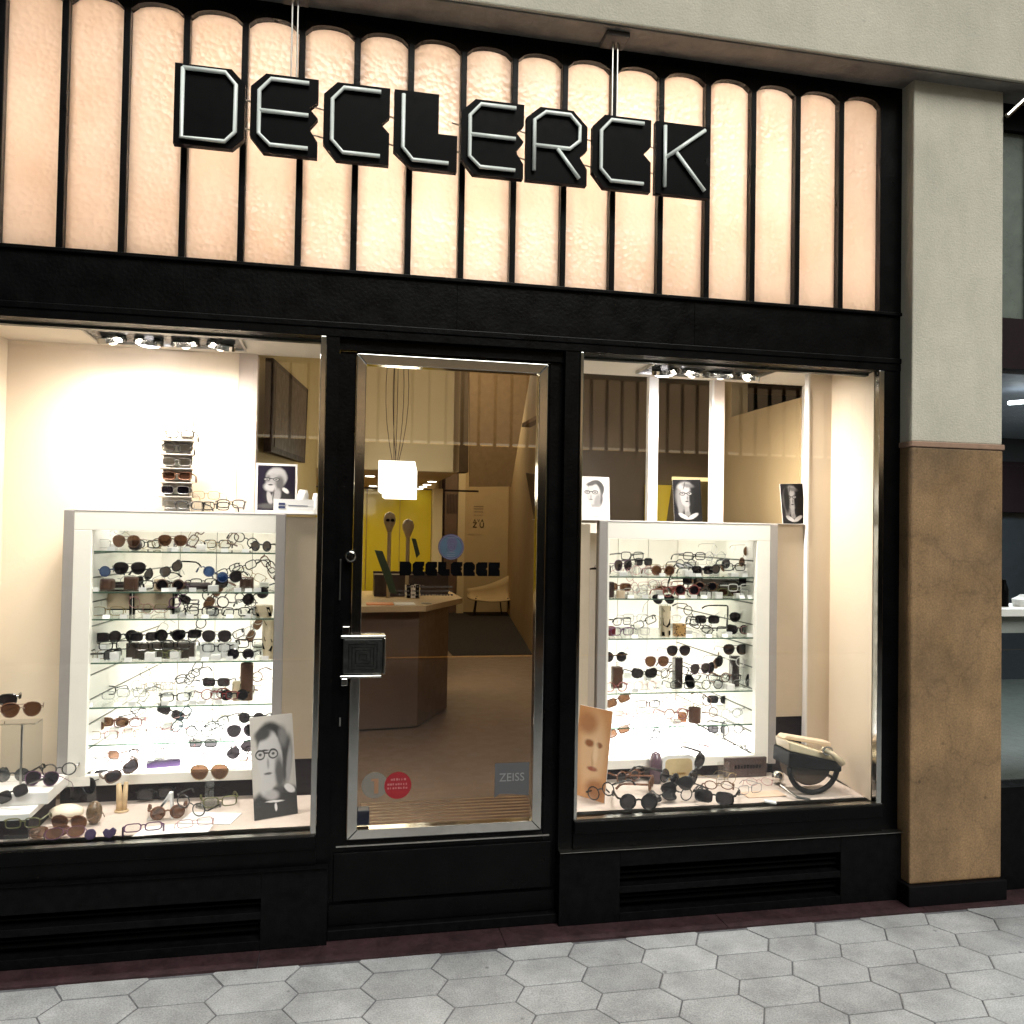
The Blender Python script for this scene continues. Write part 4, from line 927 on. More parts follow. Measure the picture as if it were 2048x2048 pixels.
prop('leather_case', 'tall dark brown leather column case at the right end of the fourth shelf, right cabinet', 'case', 1471, 1387, .63, RS[3], .045, .165, .04, LEAD)
for (px, lab, s2) in ((1386, 'black almond shaped pouch on the fourth shelf of the right cabinet', -20), (1499, 'dark pouch at the right end of the fourth shelf, right cabinet', 10)):
    x = atY(px, 1387, .575).x; o = MB().prism(ell(0, .045, .026, .042, 14), 0, .016).obj('glasses_pouch', SIGNB, None, bevel=.005); o.location = (x, .575, RS[3]); o.rotation_euler = (0, R_(s2), 0); o['label'] = lab; o['category'] = 'pouch'
shelfrow('right', 4, RS[4], 1455, [(1245, 'smc', .60, 8, 'f', 0), (1280, 'smc', .66, -10, 's', 0), (1298, 'smc', .58, 10, 'f', 0), (1332, 'rmc', .62, 14, 'u', 0), (1352, 'rrc', .58, 0, 'f', .02), (1372, 'smc', .62, 4, 'f', .10), (1412, 'rtc', .62, 0, 'U', 0), (1462, 'rsc', .64, 10, 'f', 0), (1490, 'ssc', .62, -20, 's', 0),
    (1345, 'rmc', .56, 0, 'f', 0), (1390, 'sgc', .8, 5, 'f', 0)], [])
tubecase(1389, 1455, .60, RS[4], .032, .075, 'squat brown leather cup on the fifth shelf of the right cabinet')
prop('display_block', 'orange patterned small block beside the brown leather cup, right cabinet', 'display block', 1366, 1455, .60, RS[4], .04, .05, .03, mat('orange_pattern', (.6, .25, .10), .5, var=.6, scale=80))
shelfrow('right', 4, .551, 1520, [(1228, 'ssc', .60, 8, 'f', 0), (1262, 'ssc', .62, -10, 'f', 0), (1312, 'skc', .62, 0, 'u', 0), (1338, 'ssc', .60, 0, 'u', 0), (1372, 'ssc', .72, 10, 'f', .03), (1392, 'smc', .58, -4, 'f', 0), (1412, 'ssc', .60, 14, 'f', 0), (1452, 'rkc', .62, 30, 'u', 0), (1484, 'rkc', .62, -5, 'S', .05), (1490, 'skc', .57, -10, 'l', 0), (1430, 'ssc', .8, 0, 'f', 0)], [], where='lit floor of the right cabinet')

# ---- on top of the cabinets
zt = 1.768
GREYT = mat('grey_rack', (.33, .30, .26), .4, .3, var=.1)
rk = empty('eyewear_tower', (-.735, .66, zt), 'grey five-tier rack of spectacles standing on the left cabinet', 'display rack')
tx = atY(355, 960, .66).x
box('rack_column', (tx - .055, tx + .055, .66, .70, zt, zt + .345), GREYT, rk)
for i in range(5):
    z = zt + .065 + i * .066
    MB().box(tx - .072, tx + .072, .60, .66, z, z + .006).box(tx - .066, tx + .066, .655, .66, z - .04, z).obj('rack_tier', GREYT, rk, bevel=.002)
    box('rack_slot', (tx - .012, tx + .012, .653, .659, z + .018, z + .048), mat('pale_slot', (.75, .76, .68), .4), rk)
for i in range(5):
    kd = ('ssc', 'ssd', 'stb', 'ssc', 'skc')[i]; z = zt + (.003 if i == 0 else .072 + (i - 1) * .066)
    glasses(kd, (tx + random.uniform(-.008, .008), .612, z), random.uniform(-6, 6), 'f', '%s spectacles on tier %s from the bottom of the grey rack on the left cabinet' % (FC[kd[1]][0], ('one', 'two', 'three', 'four', 'five')[i]), 'spectacles on display')
glasses('skc', (tx + .01, .63, zt + .335), 0, 'f', 'black thin spectacles on the very top of the grey rack, left cabinet', 'spectacles on display')
for (px, kd, rz, h, lab) in ((380, 'skc', 10, 0, 'black spectacles at the foot of the grey rack on the left cabinet'), (412, 'sgc', -6, .05, 'thin spectacles on a small clear stand beside the grey rack'), (432, 'skc', -12, 0, 'black spectacles lying right of the grey rack, nearest the edge'), (462, 'skc', 8, .012, 'black spectacles nearest the white framed photograph, on the left cabinet')):
    p = atY(px, 1005, .60); glasses(kd, (p.x, .60, zt + h), rz, 'f', lab, 'spectacles on display')
    if h > .03: 
        o = MB().box(-.02, .02, 0, .02, 0, h).obj('clear_stand', ACRY, None); o.location = (p.x, .6, zt); o['label'] = 'small clear stand beside the grey rack on the left cabinet'; o['category'] = 'stand'
sk = empty('socket', (-.74, .82, 2.16), 'cream double socket on the wall of the left window', 'socket')
sp = atY(374, 855, .80); box('socket_plate', (sp.x - .032, sp.x + .026, .788, .832, sp.z - .045, sp.z + .045), WHITE, sk, bevel=.005)
for dz in (.012, -.012): box('socket_hole', (sp.x - .004, sp.x + .002, .784, .789, sp.z + dz - .003, sp.z + dz + .003), DARKB, sk)

# ---- printed portraits (flat cards, built as layered print)
PWH = mat('print_white', (.80, .76, .74), .5)
def portrait(name, w_, h, base, blobs):
    """a flat printed photograph: soft-edged tones blended one over the other in the card's own plane"""
    ma = bpy.data.materials.new(name); ma.use_nodes = True; t = ma.node_tree; bs = t.nodes['Principled BSDF']; bs.inputs['Roughness'].default_value = .55; bs.inputs['Specular IOR Level'].default_value = .15
    tc = t.nodes.new('ShaderNodeTexCoord'); nz = t.nodes.new('ShaderNodeTexNoise'); nz.inputs['Scale'].default_value = 45; nz.inputs['Detail'].default_value = 4
    t.links.new(tc.outputs['Object'], nz.inputs['Vector'])
    wob = t.nodes.new('ShaderNodeVectorMath'); wob.operation = 'MULTIPLY_ADD'; wob.inputs[1].default_value = (.006, 0, .006)
    sb = t.nodes.new('ShaderNodeVectorMath'); sb.operation = 'SUBTRACT'; sb.inputs[1].default_value = (.5, .5, .5); t.links.new(nz.outputs['Color'], sb.inputs[0])
    t.links.new(sb.outputs[0], wob.inputs[0]); t.links.new(tc.outputs['Object'], wob.inputs[2])
    last = None
    for (u, v, ru, rv, rot, c, soft) in blobs:
        mp = t.nodes.new('ShaderNodeMapping'); mp.vector_type = 'TEXTURE'; mp.inputs['Location'].default_value = ((u - .5) * w_, 0, v * h)
        mp.inputs['Rotation'].default_value = (0, R_(rot), 0); mp.inputs['Scale'].default_value = (ru * w_, 1, rv * h); t.links.new(wob.outputs[0], mp.inputs[0])
        ln = t.nodes.new('ShaderNodeVectorMath'); ln.operation = 'LENGTH'; t.links.new(mp.outputs[0], ln.inputs[0])
        mr = t.nodes.new('ShaderNodeMapRange'); mr.interpolation_type = 'SMOOTHSTEP'; mr.inputs[1].default_value = 1 - soft; mr.inputs[2].default_value = 1 + soft; mr.inputs[3].default_value = 1; mr.inputs[4].default_value = 0
        t.links.new(ln.outputs['Value'], mr.inputs[0])
        mx = t.nodes.new('ShaderNodeMix'); mx.data_type = 'RGBA'; t.links.new(mr.outputs[0], mx.inputs[0])
        if last is None: mx.inputs[6].default_value = (*base, 1)
        else: t.links.new(last, mx.inputs[6])
        cc = (c, c * .95, c * .94) if not isinstance(c, tuple) else c
        mx.inputs[7].default_value = (*cc, 1); last = mx.outputs[2]
    t.links.new(last, bs.inputs['Base Color']); return ma
def poster(label, loc, w_, h, lean, yaw, base, blobs, roll=0, border=0):
    r = empty('portrait_card', loc, label, 'photograph', 'portrait cards in the windows', (R_(-lean), R_(roll), R_(yaw)))
    MB().box(-w_ / 2, w_ / 2, 0, .004, 0, h).obj('card', PWH, r, world=False)
    pm = portrait('portrait_print', w_, h, base, blobs)
    MB().box(-w_ / 2 + border, w_ / 2 - border, -.0006, .001, border * 1.4 + .0005, h - border - .0005).obj('portrait_print', pm, r, world=False)
    return r
def eyes(cx, cz, s, gap, skin, dark=.02, line=.10):
    out = []
    for sg in (-1, 1):
        out += [(cx + sg * gap, cz, .105 * s, .046 * s, 0, dark, .12), (cx + sg * gap, cz - .002, .08 * s, .031 * s, 0, skin, .2), (cx + sg * gap, cz + .002, .035 * s, .012 * s, 0, .05, .5)]
    out.append((cx, cz + .012, gap * .5, .008, 0, dark, .3)); return out
p = atY(552, 1022, .58)
poster('white bordered photograph of a bald bearded man, hands at chin, on left cabinet', (p.x, .58, zt), .192, .24, 6, 6, (.012, .008, .018),
    [(.6, .28, .36, .2, 20, .03, .4), (.50, .72, .25, .20, 0, .42, .15), (.44, .62, .19, .17, 0, .34, .25), (.58, .60, .1, .15, 0, .12, .5), (.34, .52, .14, .08, 10, .5, .4), (.30, .70, .05, .06, 0, .15, .6)]
    + eyes(.38, .68, .75, .11, .3) + [(.36, .57, .06, .016, 0, .06, .5), (.5, .34, .10, .15, 15, .36, .3), (.34, .30, .06, .14, -12, .42, .3), (.43, .36, .012, .12, 8, .06, .5), (.72, .46, .09, .04, 40, .7, .3), (.3, .14, .25, .05, 0, .08, .6)], border=.010)
# sign card and cups
p = atY(590, 1022, .565)
sg = empty('sign_card', (p.x, .545, zt), 'long low white card with a small blue mark, in front of the bearded man photograph', 'card')
box('card', (p.x - .098, p.x + .088, .545, .550, zt, zt + .068), PAPER, sg)
MB().box(p.x - .075, p.x - .045, .543, .5445, zt + .024, zt + .034).box(p.x - .075, p.x - .045, .543, .5445, zt + .04, zt + .05).box(p.x - .03, p.x + .06, .5438, .5445, zt + .036, zt + .039).obj('print', mat('navy_print', (.03, .04, .12), .5), sg)
for (px, rr_, hh_, lab) in ((606, .026, .115, 'larger white porcelain pot right of the bearded man photograph'), (633, .02, .10, 'smaller white porcelain pot at the right edge of the left cabinet')):
    p = atY(px, 1000, .60); o = MB().lathe([(rr_ * .7, zt), (rr_, zt + hh_ * .3), (rr_, zt + hh_ * .8), (rr_ * .7, zt + hh_)], p.x, .60, 18).obj('white_pot', PAPER, None, smooth=True); o['label'] = lab; o['category'] = 'pot'
# women's portraits on the right cabinet
p = atY(1192, 1040, .56)
poster('white photograph card of a woman with tied back hair, left end of right cabinet', (p.x, .56, zt), .152, .222, 5, 4, (.78, .74, .72),
    [(.52, .72, .30, .21, -15, .07, .12), (.66, .52, .10, .2, 0, .10, .3), (.5, .36, .17, .17, 0, .32, .3), (.42, .60, .25, .25, 0, .52, .12), (.56, .46, .1, .16, 20, .3, .5), (.36, .84, .2, .05, -15, .1, .4)]
    + eyes(.34, .64, 1.0, .14, .48) + [(.33, .53, .025, .05, 0, .34, .6), (.33, .475, .06, .014, 0, .16, .5), (.48, .2, .4, .09, 0, .74, .4), (.5, .075, .22, .006, 0, .12, .5)])
WLS = .55
WL = [(.42, .60, .34, .34, 0, .30, .25), (.24, .42, .1, .26, 0, .34, .4), (.82, .55, .24, .5, 0, .01, .3), (.50, .26, .11, .2, 0, .42, .25), (.60, .28, .05, .2, 0, .03, .5), (.46, .60, .21, .25, 0, .55, .12),
      (.40, .84, .24, .09, -8, .5, .3), (.52, .86, .2, .05, 10, .2, .6), (.64, .54, .09, .25, 0, .02, .5), (.40, .86, .02, .1, 15, .12, .5)]
WL2 = eyes(.45, .665, .95, .125, .5) + [(.5, .56, .025, .06, 0, .25, .6), (.48, .48, .06, .015, 0, .08, .5), (.5, .06, .5, .09, 0, .01, .2), (.34, .13, .20, .05, 28, .72, .2), (.68, .13, .20, .05, -25, .66, .2), (.5, .19, .08, .06, 0, .3, .4)]
p = atY(1377, 1048, .56)
poster('black card photograph of a blonde woman in spectacles, middle of the right cabinet', (p.x, .56, zt), .155, .222, 4, 0, (.008, .007, .009), [t[:5] + (t[5] * WLS,) + t[6:] for t in WL + WL2], roll=-2)
p = atY(1590, 1048, .56)
poster('black card photograph of a blonde woman, face half shadowed, right of the right cabinet', (p.x, .565, zt), .155, .218, 4, 12, (.010, .009, .012), [t[:5] + (t[5] * .75,) + t[6:] for t in WL + WL2] + [(.24, .62, .14, .4, 0, .015, .4)], roll=-3)
p = atZ(552, 1640, .45)
poster('tall grey photograph of a dark haired man, leaning at right of the left window', (p.x, p.y + .03, .452), .19, .43, 14, 22, (.52, .48, .44),
    [(.6, .04, .8, .26, 0, .05, .12), (.50, .72, .36, .22, -12, .04, .15), (.80, .55, .13, .24, 8, .06, .3), (.86, .5, .06, .2, 8, .35, .5), (.42, .58, .29, .27, 0, .52, .1), (.34, .34, .16, .13, 20, .5, .25), (.62, .42, .1, .17, 0, .10, .5), (.28, .82, .2, .06, -18, .06, .4), (.74, .78, .1, .1, 0, .2, .6)]
    + eyes(.35, .62, 1.1, .15, .48) + [(.37, .53, .03, .05, 0, .3, .6), (.36, .43, .09, .012, 0, .12, .5), (.84, .26, .14, .035, 38, .75, .2), (.42, .22, .16, .05, 12, .4, .4), (.48, .155, .2, .010, 4, .7, .3), (.5, .10, .03, .04, 0, .7, .3), (.3, .66, .1, .01, 0, .05, .5)])
p = atZ(1182, 1600, .45)
poster('orange brown photograph card of a face, leaning at the left of the right window', (p.x - .01, p.y + .02, .452), .20, .42, 7, -58, (.62, .30, .12),
    [(.5, .5, .42, .42, 0, (.78, .50, .28), .4), (.3, .82, .3, .12, 0, (.45, .2, .08), .5), (.4, .60, .14, .04, 0, (.30, .11, .04), .4), (.7, .6, .1, .03, 0, (.30, .11, .04), .4), (.55, .46, .05, .1, 0, (.5, .24, .1), .5), (.55, .33, .15, .025, 0, (.36, .10, .05), .4), (.6, .5, .08, .12, 0, (.9, .66, .42), .7), (.7, .12, .3, .1, 0, (.42, .18, .07), .5)])

# ---- left window floor
ZF = .4515
def fl(px, py, z=ZF): return atZ(px, py, z)
def fglass(px, py, kind, rz, pose, label, h=0, sc_=1.12):
    p = fl(px, py, ZF + h); glasses(kind, (p.x, p.y, ZF + h), rz, pose, label, 'spectacles on display', sc_); return p
# two stepped white trays on a dark base at the left
p0 = fl(-40, 1655); 
tb = empty('display_steps', (-1.36, .2, .45), 'white stepped display block with dark base at the left of the left window', 'display block')
box('dark_base', (-1.45, -1.17, .12, .46, .45, .525), RECESS, tb)
box('lower_step', (-1.45, -1.165, .11, .47, .525, .55), WHITE, tb, bevel=.003); box('upper_step', (-1.45, -1.13, .22, .49, .55, .60), WHITE, tb, bevel=.003)
for (px, py, yy, zz, kd, rz, pose, lab) in ((80, 1563, .30, .60, 'apd', -12, 't', 'purple tinted aviator sunglasses on the upper white step, left window'), (30, 1590, .19, .55, 'skd', -18, 's', 'black rectangular sunglasses on the lower white step, left window'), (25, 1540, .38, .60, 'rkd', 0, 'f', 'round black sunglasses at the back of the upper white step, left window'),
        (118, 1555, .44, .60, 'rkc', 12, 'f', 'round black spectacles at the right end of the upper white step, left window')):
    q = atY(px, py, yy); glasses(kd, (q.x, yy, zz), rz, pose, lab, 'spectacles on display', 1.1)
# clear stand with brown sunglasses
cs = empty('clear_display_stand', (-1.3, .35, .6), 'clear acrylic stand with two shelves of sunglasses at the left edge of the left window', 'stand')
mb = MB(); q1 = atY(82, 1436, .34); q2 = atY(42, 1436, .34)
mb.box(-1.36, q1.x, .36, .365, .61, q1.z - .01)
mb.obj('clear_sheet', ACRY, cs); 
box('clear_shelf', (-1.36, q1.x, .27, .36, q1.z - .012, q1.z - .006), ACRY, cs); box('clear_upright', (q2.x - .004, q2.x + .004, .355, .36, .6, q1.z - .012), STEEL, cs)
for (px, py, yy, kd, lab) in ((42, 1434, .30, 'atb', 'brown sunglasses on the clear acrylic stand, left window'), (-6, 1402, .34, 'skd', 'black sunglasses at the very left edge above the clear acrylic stand')):
    q = atY(px, py, yy); glasses(kd, (q.x, yy, q.z - .004 if kd == 'atb' else q.z - .03), 14, 'f', lab, 'spectacles on display', 1.15)
box('clear_shelf', (-1.42, atY(22, 1398, .34).x, .30, .40, atY(-6, 1402, .34).z - .04, atY(-6, 1402, .34).z - .034), ACRY, cs)
fglass(184, 1566, 'skd', 8, 'f', 'black rectangular sunglasses on a clear block before the left cabinet', .085)
o = MB().box(-.02, .02, 0, .03, 0, .083).obj('clear_block', ACRY, None); q = fl(184, 1566, ZF + .085); o.location = (q.x, q.y, ZF); o['label'] = 'clear block under black sunglasses before the left cabinet'; o['category'] = 'display block'
fglass(168, 1610, 'akd', -30, 's', 'large grey blue aviator sunglasses beside the white steps, left window', 0, 1.3)
def blob(name, label, cat, px, py, rx, rz_, mt, n=14, h0=0, ry=None):
    p = fl(px, py); ry = ry or rx
    mb = MB(); prof = [(max(.001, math.sin(math.pi * i / 8)), -math.cos(math.pi * i / 8)) for i in range(9)]
    mb.lathe([(a, b) for a, b in prof], n=n); mb.v = [(x * rx, y * ry, (z + 1) * rz_) for x, y, z in mb.v]
    o = mb.obj(name, mt, None, smooth=True); o.location = (p.x, p.y, ZF + h0); o['label'] = label; o['category'] = cat; return o
blob('soft_case', 'cream rounded soft case lying at the front of the left window', 'case', 132, 1640, .07, .033, mat('cream_leather', (.75, .66, .52), .5), ry=.05)
blob('tortoise_holder', 'round tortoiseshell eyewear holder on the floor of the left window', 'holder', 188, 1648, .032, .048, mat('tortoise_glossy', (.14, .09, .05), .3, var=.8, scale=60))
fglass(138, 1662, 'atb', -12, 'f', 'brown gradient aviator sunglasses in front of the cream soft case')
fglass(95, 1682, 'atb', 4, 'l', 'brown aviator sunglasses lying nearest the sill, left window')
fglass(128, 1684, 'apb', 10, 'l', 'mauve rimmed sunglasses lying at the sill right of the brown pair')
o = MB().box(-.06, .06, -.03, .03, 0, .035).obj('clear_case', ACRY, None, bevel=.004); p = fl(38, 1688); o.location = (p.x, .09, ZF); o['label'] = 'clear acrylic case at the front left corner of the left window'; o['category'] = 'case'
glasses('soc', (p.x, .09, ZF + .04), 0, 'f', 'olive spectacles on the clear case, front left corner', 'spectacles on display')
for (px, py, s2, lab) in ((172, 1683, 25, 'dark purple lens shaped pouch standing at the sill, left window'), (215, 1683, -8, 'dark purple heart shaped pouch at the sill, left window')):
    p = fl(px, py); o = MB().prism(ell(0, .022, .021, .022, 12) if s2 > 0 else [(0, 0), (.02, .012), (.026, .03), (.014, .042), (0, .034), (-.014, .042), (-.026, .03), (-.02, .012)], 0, .012).obj('lens_pouch', mat('violet_dark', (.04, .02, .07), .35), None, bevel=.003)
    o.location = (p.x, max(p.y, .06), ZF); o.rotation_euler = (R_(-18), R_(s2), 0); o['label'] = lab; o['category'] = 'pouch'
# wooden two-pronged stand
WD = mat('light_wood', (.58, .42, .24), .5, var=.12, scale=25); p = fl(243, 1622)
wst = empty('wooden_stand', (p.x, p.y, ZF), 'light wooden two-pronged stand holding dark red sunglasses before the left cabinet', 'stand')
MB().tube([(p.x - .006, p.y, ZF), (p.x - .014, p.y, ZF + .12)], [.017, .010], 8).tube([(p.x + .008, p.y, ZF), (p.x + .016, p.y, ZF + .125)], [.014, .009], 8).lathe([(.03, ZF), (.028, ZF + .006)], p.x, p.y).split('prong', WD, wst, smooth=True)
glasses('cbd', (p.x + .012, p.y - .012, ZF + .118), 25, 's', 'dark red cat-eye sunglasses on the light wooden stand', 'spectacles on display', 1.1)
# folded white card easel + open book + sheets
p = fl(318, 1640)
o = MB().prism([(-.05, 0), (-.03, 0), (.035, .11), (.05, .11), (.055, 0), (.045, 0), (.042, .09), (-.02, .0)][:5] + [(.048, 0), (.04, .085)], 0, .03).obj('white_easel', PAPER, None); o.location = (p.x, p.y, ZF); o['label'] = 'white folded card easel on the floor of the left window'; o['category'] = 'easel'
p = fl(340, 1675); o = MB().add([(-.15, -.05, .002), (.0, -.06, .01), (.14, -.04, .002), (.15, .05, .002), (.01, .05, .012), (-.12, .06, .002)], [(0, 1, 4, 5), (1, 2, 3, 4)]).obj('open_leaflet', PAPER, None); o.location = (p.x, .115, ZF); o['label'] = 'open white leaflet lying at the front of the left window'; o['category'] = 'leaflet'
p = fl(420, 1640); o = MB().box(-.11, .11, -.07, .07, 0, .003).obj('white_sheet', PAPER, None); o.location = (p.x, p.y + .02, ZF); o.rotation_euler = (0, 0, R_(-14)); o['label'] = 'white sheet lying under the clear stand of aviators, left window'; o['category'] = 'sheet'
fglass(335, 1640, 'rtb', 10, 'f', 'brown round sunglasses beside the white easel, left window')
fglass(376, 1638, 'rkc', -20, 'S', 'dark round spectacles on the white sheet, left window', .004)
fglass(285, 1672, 'spc', 8, 'l', 'thin purple spectacles lying on the open white leaflet', .014)
fglass(392, 1662, 'smc', 18, 'l', 'thin pink spectacles lying on the white sheet', .004)
glasses('skd', (fl(300, 1620).x, fl(300, 1620).y + .12, ZF), 10, 'f', 'dark blue black sunglasses in the shadow behind the white easel', 'spectacles on display', 1.2)
# clear stand with aviators
p = fl(418, 1612); q = atY(418, 1560, p.y)
o = MB().box(p.x - .02, p.x + .02, p.y, p.y + .012, ZF, q.z).lathe([(.06, ZF), (.058, ZF + .005)], p.x, p.y + .01).obj('clear_stand', ACRY, None); o['label'] = 'tall clear stand holding gold aviators before the left cabinet'; o['category'] = 'stand'
glasses('agb', (p.x, p.y - .008, q.z), -2, 'f', 'gold aviator sunglasses with brown lenses held up on the tall clear stand', 'spectacles on display', 1.25)
fglass(440, 1618, 'soc', 12, 'f', 'olive spectacles at the foot of the tall clear stand')
# ---- right window floor
fglass(1206, 1612, 'rkc', -50, 's', 'large black round spectacles standing askew by the orange card', 0, 1.25)
fglass(1277, 1622, 'rkd', -10, 'f', 'large round black sunglasses facing the street, right window', 0, 1.4)
fglass(1256, 1566, 'rtd', 16, 'f', 'brown round sunglasses behind the big black pair, right window', 0, 1.15)
fglass(1284, 1560, 'rtb', 24, 'f', 'tortoiseshell sunglasses left of the mauve bottle', 0, 1.1)
fglass(1302, 1580, 'rtd', 60, 'f', 'tortoiseshell sunglasses seen from the side before the mauve bottle', 0, 1.15)
p = fl(1311, 1565); bt = empty('mauve_bottle', (p.x, p.y, ZF), 'rounded mauve grey bottle shaped head stand in the right window', 'bottle')
MB().lathe([(.028, ZF), (.034, ZF + .05), (.033, ZF + .11), (.022, ZF + .145), (.004, ZF + .155)], p.x, p.y, 20).obj('bottle_body', mat('mauve_glass', (.10, .06, .08), .12, coat=.5), bt, smooth=True)
p = fl(1357, 1568); cb = empty('cream_plaque', (p.x, p.y, ZF), 'cream rounded plaque with gold script standing in the right window', 'plaque')
MB().prism(ell(p.x, ZF + .075, .085, .068, 24, ex=6), p.y, p.y + .02).obj('plaque_border', PAPER, cb)
MB().prism(ell(p.x, ZF + .073, .072, .054, 24, ex=6), p.y - .002, p.y + .002).obj('plaque_face', mat('pale_gold', (.62, .48, .26), .4), cb)
mb = MB(); pts = [(p.x - .035 + .07 * i / 24, p.y - .004, ZF + .052 + .007 * math.sin(i * 1.6)) for i in range(25)]; mb.tube(pts, .002, 4).obj('gold_script', mat('gold_script', (.5, .28, .05), .3, .7), cb)
fglass(1336, 1585, 'rkd', 30, 'S', 'black round sunglasses tipped over before the cream plaque', .0, 1.3)
fglass(1360, 1600, 'akd', -24, 's', 'black sunglasses tangled in front of the cream plaque', 0, 1.2)
fglass(1400, 1578, 'ckd', 20, 'u', 'black cat-eye sunglasses standing on end right of the cream plaque', 0, 1.3)
fglass(1388, 1602, 'rkc', 8, 'f', 'black round spectacles beside the upright cat-eye pair', 0, 1.2)
fglass(1428, 1612, 'skd', -34, 'f', 'large square black sunglasses turned to the right, right window', 0, 1.4)
fglass(1330, 1610, 'ckd', 12, 'l', 'black sunglasses lying folded at the sill, right window', 0, 1.2)
fglass(1452, 1572, 'rgc', 20, 'f', 'gold round spectacles before the dark name plate', 0, 1.15)
fglass(1440, 1585, 'rtc', -12, 'l', 'pale spectacles lying left of the clear glass block', 0, 1.15)
fglass(1500, 1592, 'ssc', 14, 'f', 'silver spectacles lying in the middle of the right window floor', 0, 1.15)
fglass(1522, 1577, 'rmc', -8, 'l', 'pink spectacles on the beige cloth, right window', 0, 1.1)
p = fl(1448, 1560); o = MB().box(-.03, .03, 0, .02, 0, .09).obj('clear_block', ACRY, None, bevel=.004); o.location = (p.x, p.y, ZF); o['label'] = 'clear glass block behind the gold round spectacles'; o['category'] = 'display block'
p = fl(1500, 1560); np_ = empty('name_plate', (p.x, p.y, ZF), 'dark brown name plate with shadowy lettering standing in the right window', 'plate')
MB().box(p.x - .115, p.x + .12, p.y + .05, p.y + .07, ZF, ZF + .10).obj('plate', mat('dark_plate', (.10, .07, .065), .25, .5, var=.15), np_, bevel=.003)
mb = MB()
for i in range(9): mb.box(p.x - .06 + i * .017, p.x - .05 + i * .017, p.y + .048, p.y + .0502, ZF + .045, ZF + .045 + random.choice((.016, .02)))
mb.obj('plate_lettering', SIGNB, np_)
p = fl(1540, 1606); o = MB().box(-.028, .028, -.012, .012, 0, .010).obj('white_tag', PAPER, None, bevel=.003); o.location = (p.x, p.y, ZF); o.rotation_euler = (0, R_(8), R_(-20)); o['label'] = 'small white folded tag lying near the handbag, right window'; o['category'] = 'tag'
blob('silver_ball', 'silver glass ball beside the black handbag, right window', 'ball', 1556, 1568, .030, .034, mat('silver_glass', (.7, .68, .64), .15, 1.0))
p = fl(1560, 1592); o = MB().tube([(p.x, p.y - .0, ZF + .05), (p.x + .05, p.y - .07, ZF + .012), (p.x + .1, p.y - .10, ZF + .01)], [.007, .007, .005], 8).obj('silver_rod', CHROME, None); o['label'] = 'thin silver rod lying before the handbag, right window'; o['category'] = 'rod'
p = fl(1525, 1588); o = MB().box(-.10, .10, -.05, .04, 0, .003).obj('beige_cloth', mat('beige_cloth', (.62, .44, .32), .9, bump=.3, bscale=30), None); o.location = (p.x, p.y, ZF); o['label'] = 'beige cloth under the pink spectacles, right window'; o['category'] = 'cloth'
# handbag
p = fl(1622, 1600); hb = empty('handbag', (p.x, p.y, ZF), 'black rounded handbag with cream flap and buckle, right end of the right window', 'handbag')
hx, hy = p.x + .06, p.y + .11
BL = mat('black_leather', (.004, .0035, .004), .5, spec=.15, bump=.15, bscale=100); CRL = mat('cream_bag_leather', (.66, .56, .38), .45, var=.1)
arc = []
for i in range(15):
    a = math.pi * (1 + i / 14); arc.append((hx + .13 * math.cos(a), ZF + .135 + .125 * math.sin(a) ** 1 * (1 if math.sin(a) < 0 else 1)))
# hoop frame and belly of the bag
MB().tube([(x, hy - .03, z + .0) for x, z in arc], .013, 8).obj('bag_hoop', BL, hb, smooth=True)
MB().prism([(hx + .112 * math.cos(math.pi * (1 + i / 14)), ZF + .135 + .10 * math.sin(math.pi * (1 + i / 14))) for i in range(15)], hy - .01, hy + .10).obj('bag_belly', mat('brown_bag_side', (.07, .045, .028), .6), hb, bevel=.008)
MB().prism([(hx - .142, ZF + .14), (hx + .142, ZF + .105), (hx + .142, ZF + .15), (hx - .138, ZF + .215)], hy - .05, hy + .11).obj('bag_band', BL, hb, bevel=.008)
MB().prism([(hx - .134, ZF + .216), (hx + .134, ZF + .152), (hx + .13, ZF + .175), (hx - .14, ZF + .262)], hy - .045, hy + .09).obj('bag_flap', CRL, hb, bevel=.006)
MB().prism([(hx - .14, ZF + .263), (hx + .12, ZF + .215), (hx + .12, ZF + .235), (hx - .12, ZF + .278)], hy + .01, hy + .08).obj('bag_top', BEI, hb, bevel=.005)
MB().tube([(hx + .03, hy - .05, ZF + .225), (hx + .07, hy - .075, ZF + .205), (hx + .13, hy - .07, ZF + .155)], [.012, .012, .018], 8).obj('buckle_strap', CRL, hb, smooth=True)
MB().tube([(x, hy - .07, z) for x, z in ell(hx + .05, ZF + .218, .024, .018, 14)], .005, 6, closed=True).obj('buckle', CHROME, hb)

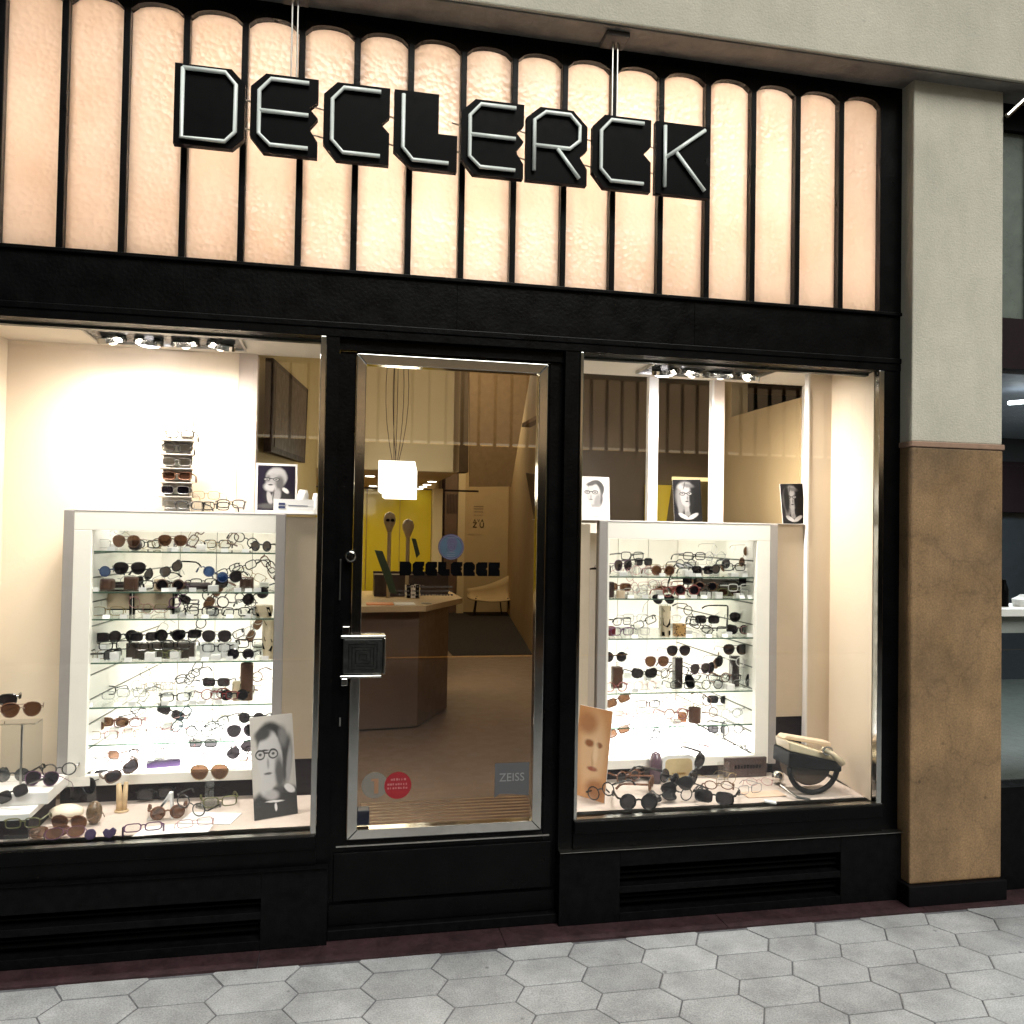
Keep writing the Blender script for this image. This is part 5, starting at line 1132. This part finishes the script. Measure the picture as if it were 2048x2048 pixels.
# ================================================================== NEIGHBOURING SHOP (right)
nb = empty('neighbour_shopfront', (5.2, 0, 0), 'dark shopfront with grey glass transom seen at the right edge past the pillar', 'shopfront', None)
x0n, x1n = 3.128, 7.4
box('frame_head', (x0n, x1n, .0, .08, 3.74, 3.878), BLACK, nb); box('frame_fascia', (x0n, x1n, .0, .12, 2.55, 2.80), RECESS, nb); box('frame_stile', (x0n, x0n + .02, 0, .1, .3, 3.74), BLACK, nb)
GP = mat('greyish_green_pane', (.12, .14, .12), .3, var=.15)
for i in range(18):
    box('transom_pane', (x0n + .02 + i * .2265, x0n + .02 + i * .2265 + .205, .03, .036, 2.80, 3.74), GP, nb); box('glazing_bar', (x0n + .225 + i * .2265, x0n + .2465 + i * .2265, 0, .06, 2.80, 3.74), BLACK, nb)
box('base', (x0n, x1n, -.02, .1, .006, .5), GRANITE, nb); box('window_pane', (x0n + .02, x1n, .03, .036, .5, 2.55), GLASS, nb)
struct(box('neighbour_interior', (x0n - .1, x1n, 3.0, 3.1, 0, 2.9), mat('neighbour_dark_blue', (.02, .028, .035), .5)))
struct(box('neighbour_floor', (x0n, x1n, .1, 3.0, .3, .45), mat('neighbour_floor_grey', (.06, .07, .06), .6)))
struct(box('neighbour_ceiling', (x0n, x1n, .1, 3.0, 2.62, 2.66), mat('neighbour_ceiling', (.25, .28, .33), .6)))
box('shelf_unit', (x0n + .06, x1n, .55, .95, 1.27, 1.31), WHITE, nb); box('shelf_front', (x0n + .06, x1n, .6, .9, 1.17, 1.27), mat('shelf_grey', (.25, .27, .25), .5), nb)
box('wall_band', (x0n - .0, x1n, 2.9, 2.99, 1.95, 2.4), RECESS, nb)
area('neighbour_fill_light', (4.9, 1.6, 2.6), 1.6, .8, 42, (.85, .95, 1))  # added fill light without a fixture, brightens the neighbouring interior
tl = empty('tube_lamp', (3.75, .8, 2.35), 'white tube lamp glowing in the dark shop right of the pillar', 'lamp')
q = atY(2018, 806, .8); MB().tube([(q.x, .8, q.z), (q.x + .25, .8, q.z + .03)], .012, 8).obj('tube', emis('tube_lamp_face', (.85, .95, 1), 6), tl)
for (xx, hh, ww2, mt, lab) in ((3.86, .16, .05, SIGNB, 'dark bottle shaped object on the white shelf of the neighbouring shop'), (4.0, .07, .12, PAPER, 'white low box on the shelf of the neighbouring shop'), (4.15, .22, .07, DARKB, 'tall dark display object on the shelf of the neighbouring shop')):
    o = MB().lathe([(ww2 * .5, 1.31), (ww2 * .55, 1.31 + hh * .6), (ww2 * .3, 1.31 + hh * .85), (ww2 * .2, 1.31 + hh)], xx, .72, 14).obj('shelf_object', mt, None); o['label'] = lab; o['category'] = 'display object'
# grey bracket arm under the beam
q = atY(2014, 232, -.1); o = MB().tube([(q.x, -.1, q.z), (q.x + .16, -.14, q.z + .16)], .012, 8).obj('beam_bracket', STEEL, None); o['label'] = 'grey diagonal bracket arm under the beam right of the pillar'; o['category'] = 'bracket'
# left neighbour, plain
nl = empty('neighbour_shopfront', (-5, 0, 0), 'dark shopfront left of the optician, out of the picture', 'shopfront')
box('dark_front', (-9, -2.15, .0, .1, .006, 3.878), BLACK, nl)

# ================================================================== OPPOSITE SIDE OF THE ARCADE (seen only in reflections)
op = empty('opposite_shopfront', (1, -7.7, 0), 'lit shopfront across the arcade, seen mirrored in the window glass', 'shopfront')
OG = emis('opposite_pane_glow', (1, .66, .36), .31); OGB = emis('opposite_pane_base_glow', (1, .82, .58), 1.1)
box('opposite_wall', (-8, 14, -7.95, -7.75, 0, 2.86), BLACK, op); box('opposite_beam', (-8, 14, -7.95, -7.5, 3.85, 5.6), PLASTER, op)
for i in range(52):
    x = -2.2 + i * .2265
    box('opposite_pane', (x + .02, x + .2065, -7.75, -7.74, 2.90, 3.85), OG, op); box('opposite_pane_base', (x + .02, x + .2065, -7.745, -7.735, 2.87, 2.90), OGB, op)
    box('opposite_bar', (x - .02, x + .02, -7.75, -7.70, 2.86, 3.85), BLACK, op)
MB().box(-8, -2.22, -7.75, -7.70, 2.86, 3.85).box(9.6, 14, -7.75, -7.70, 2.86, 3.85).split('opposite_blank', BLACK, op)
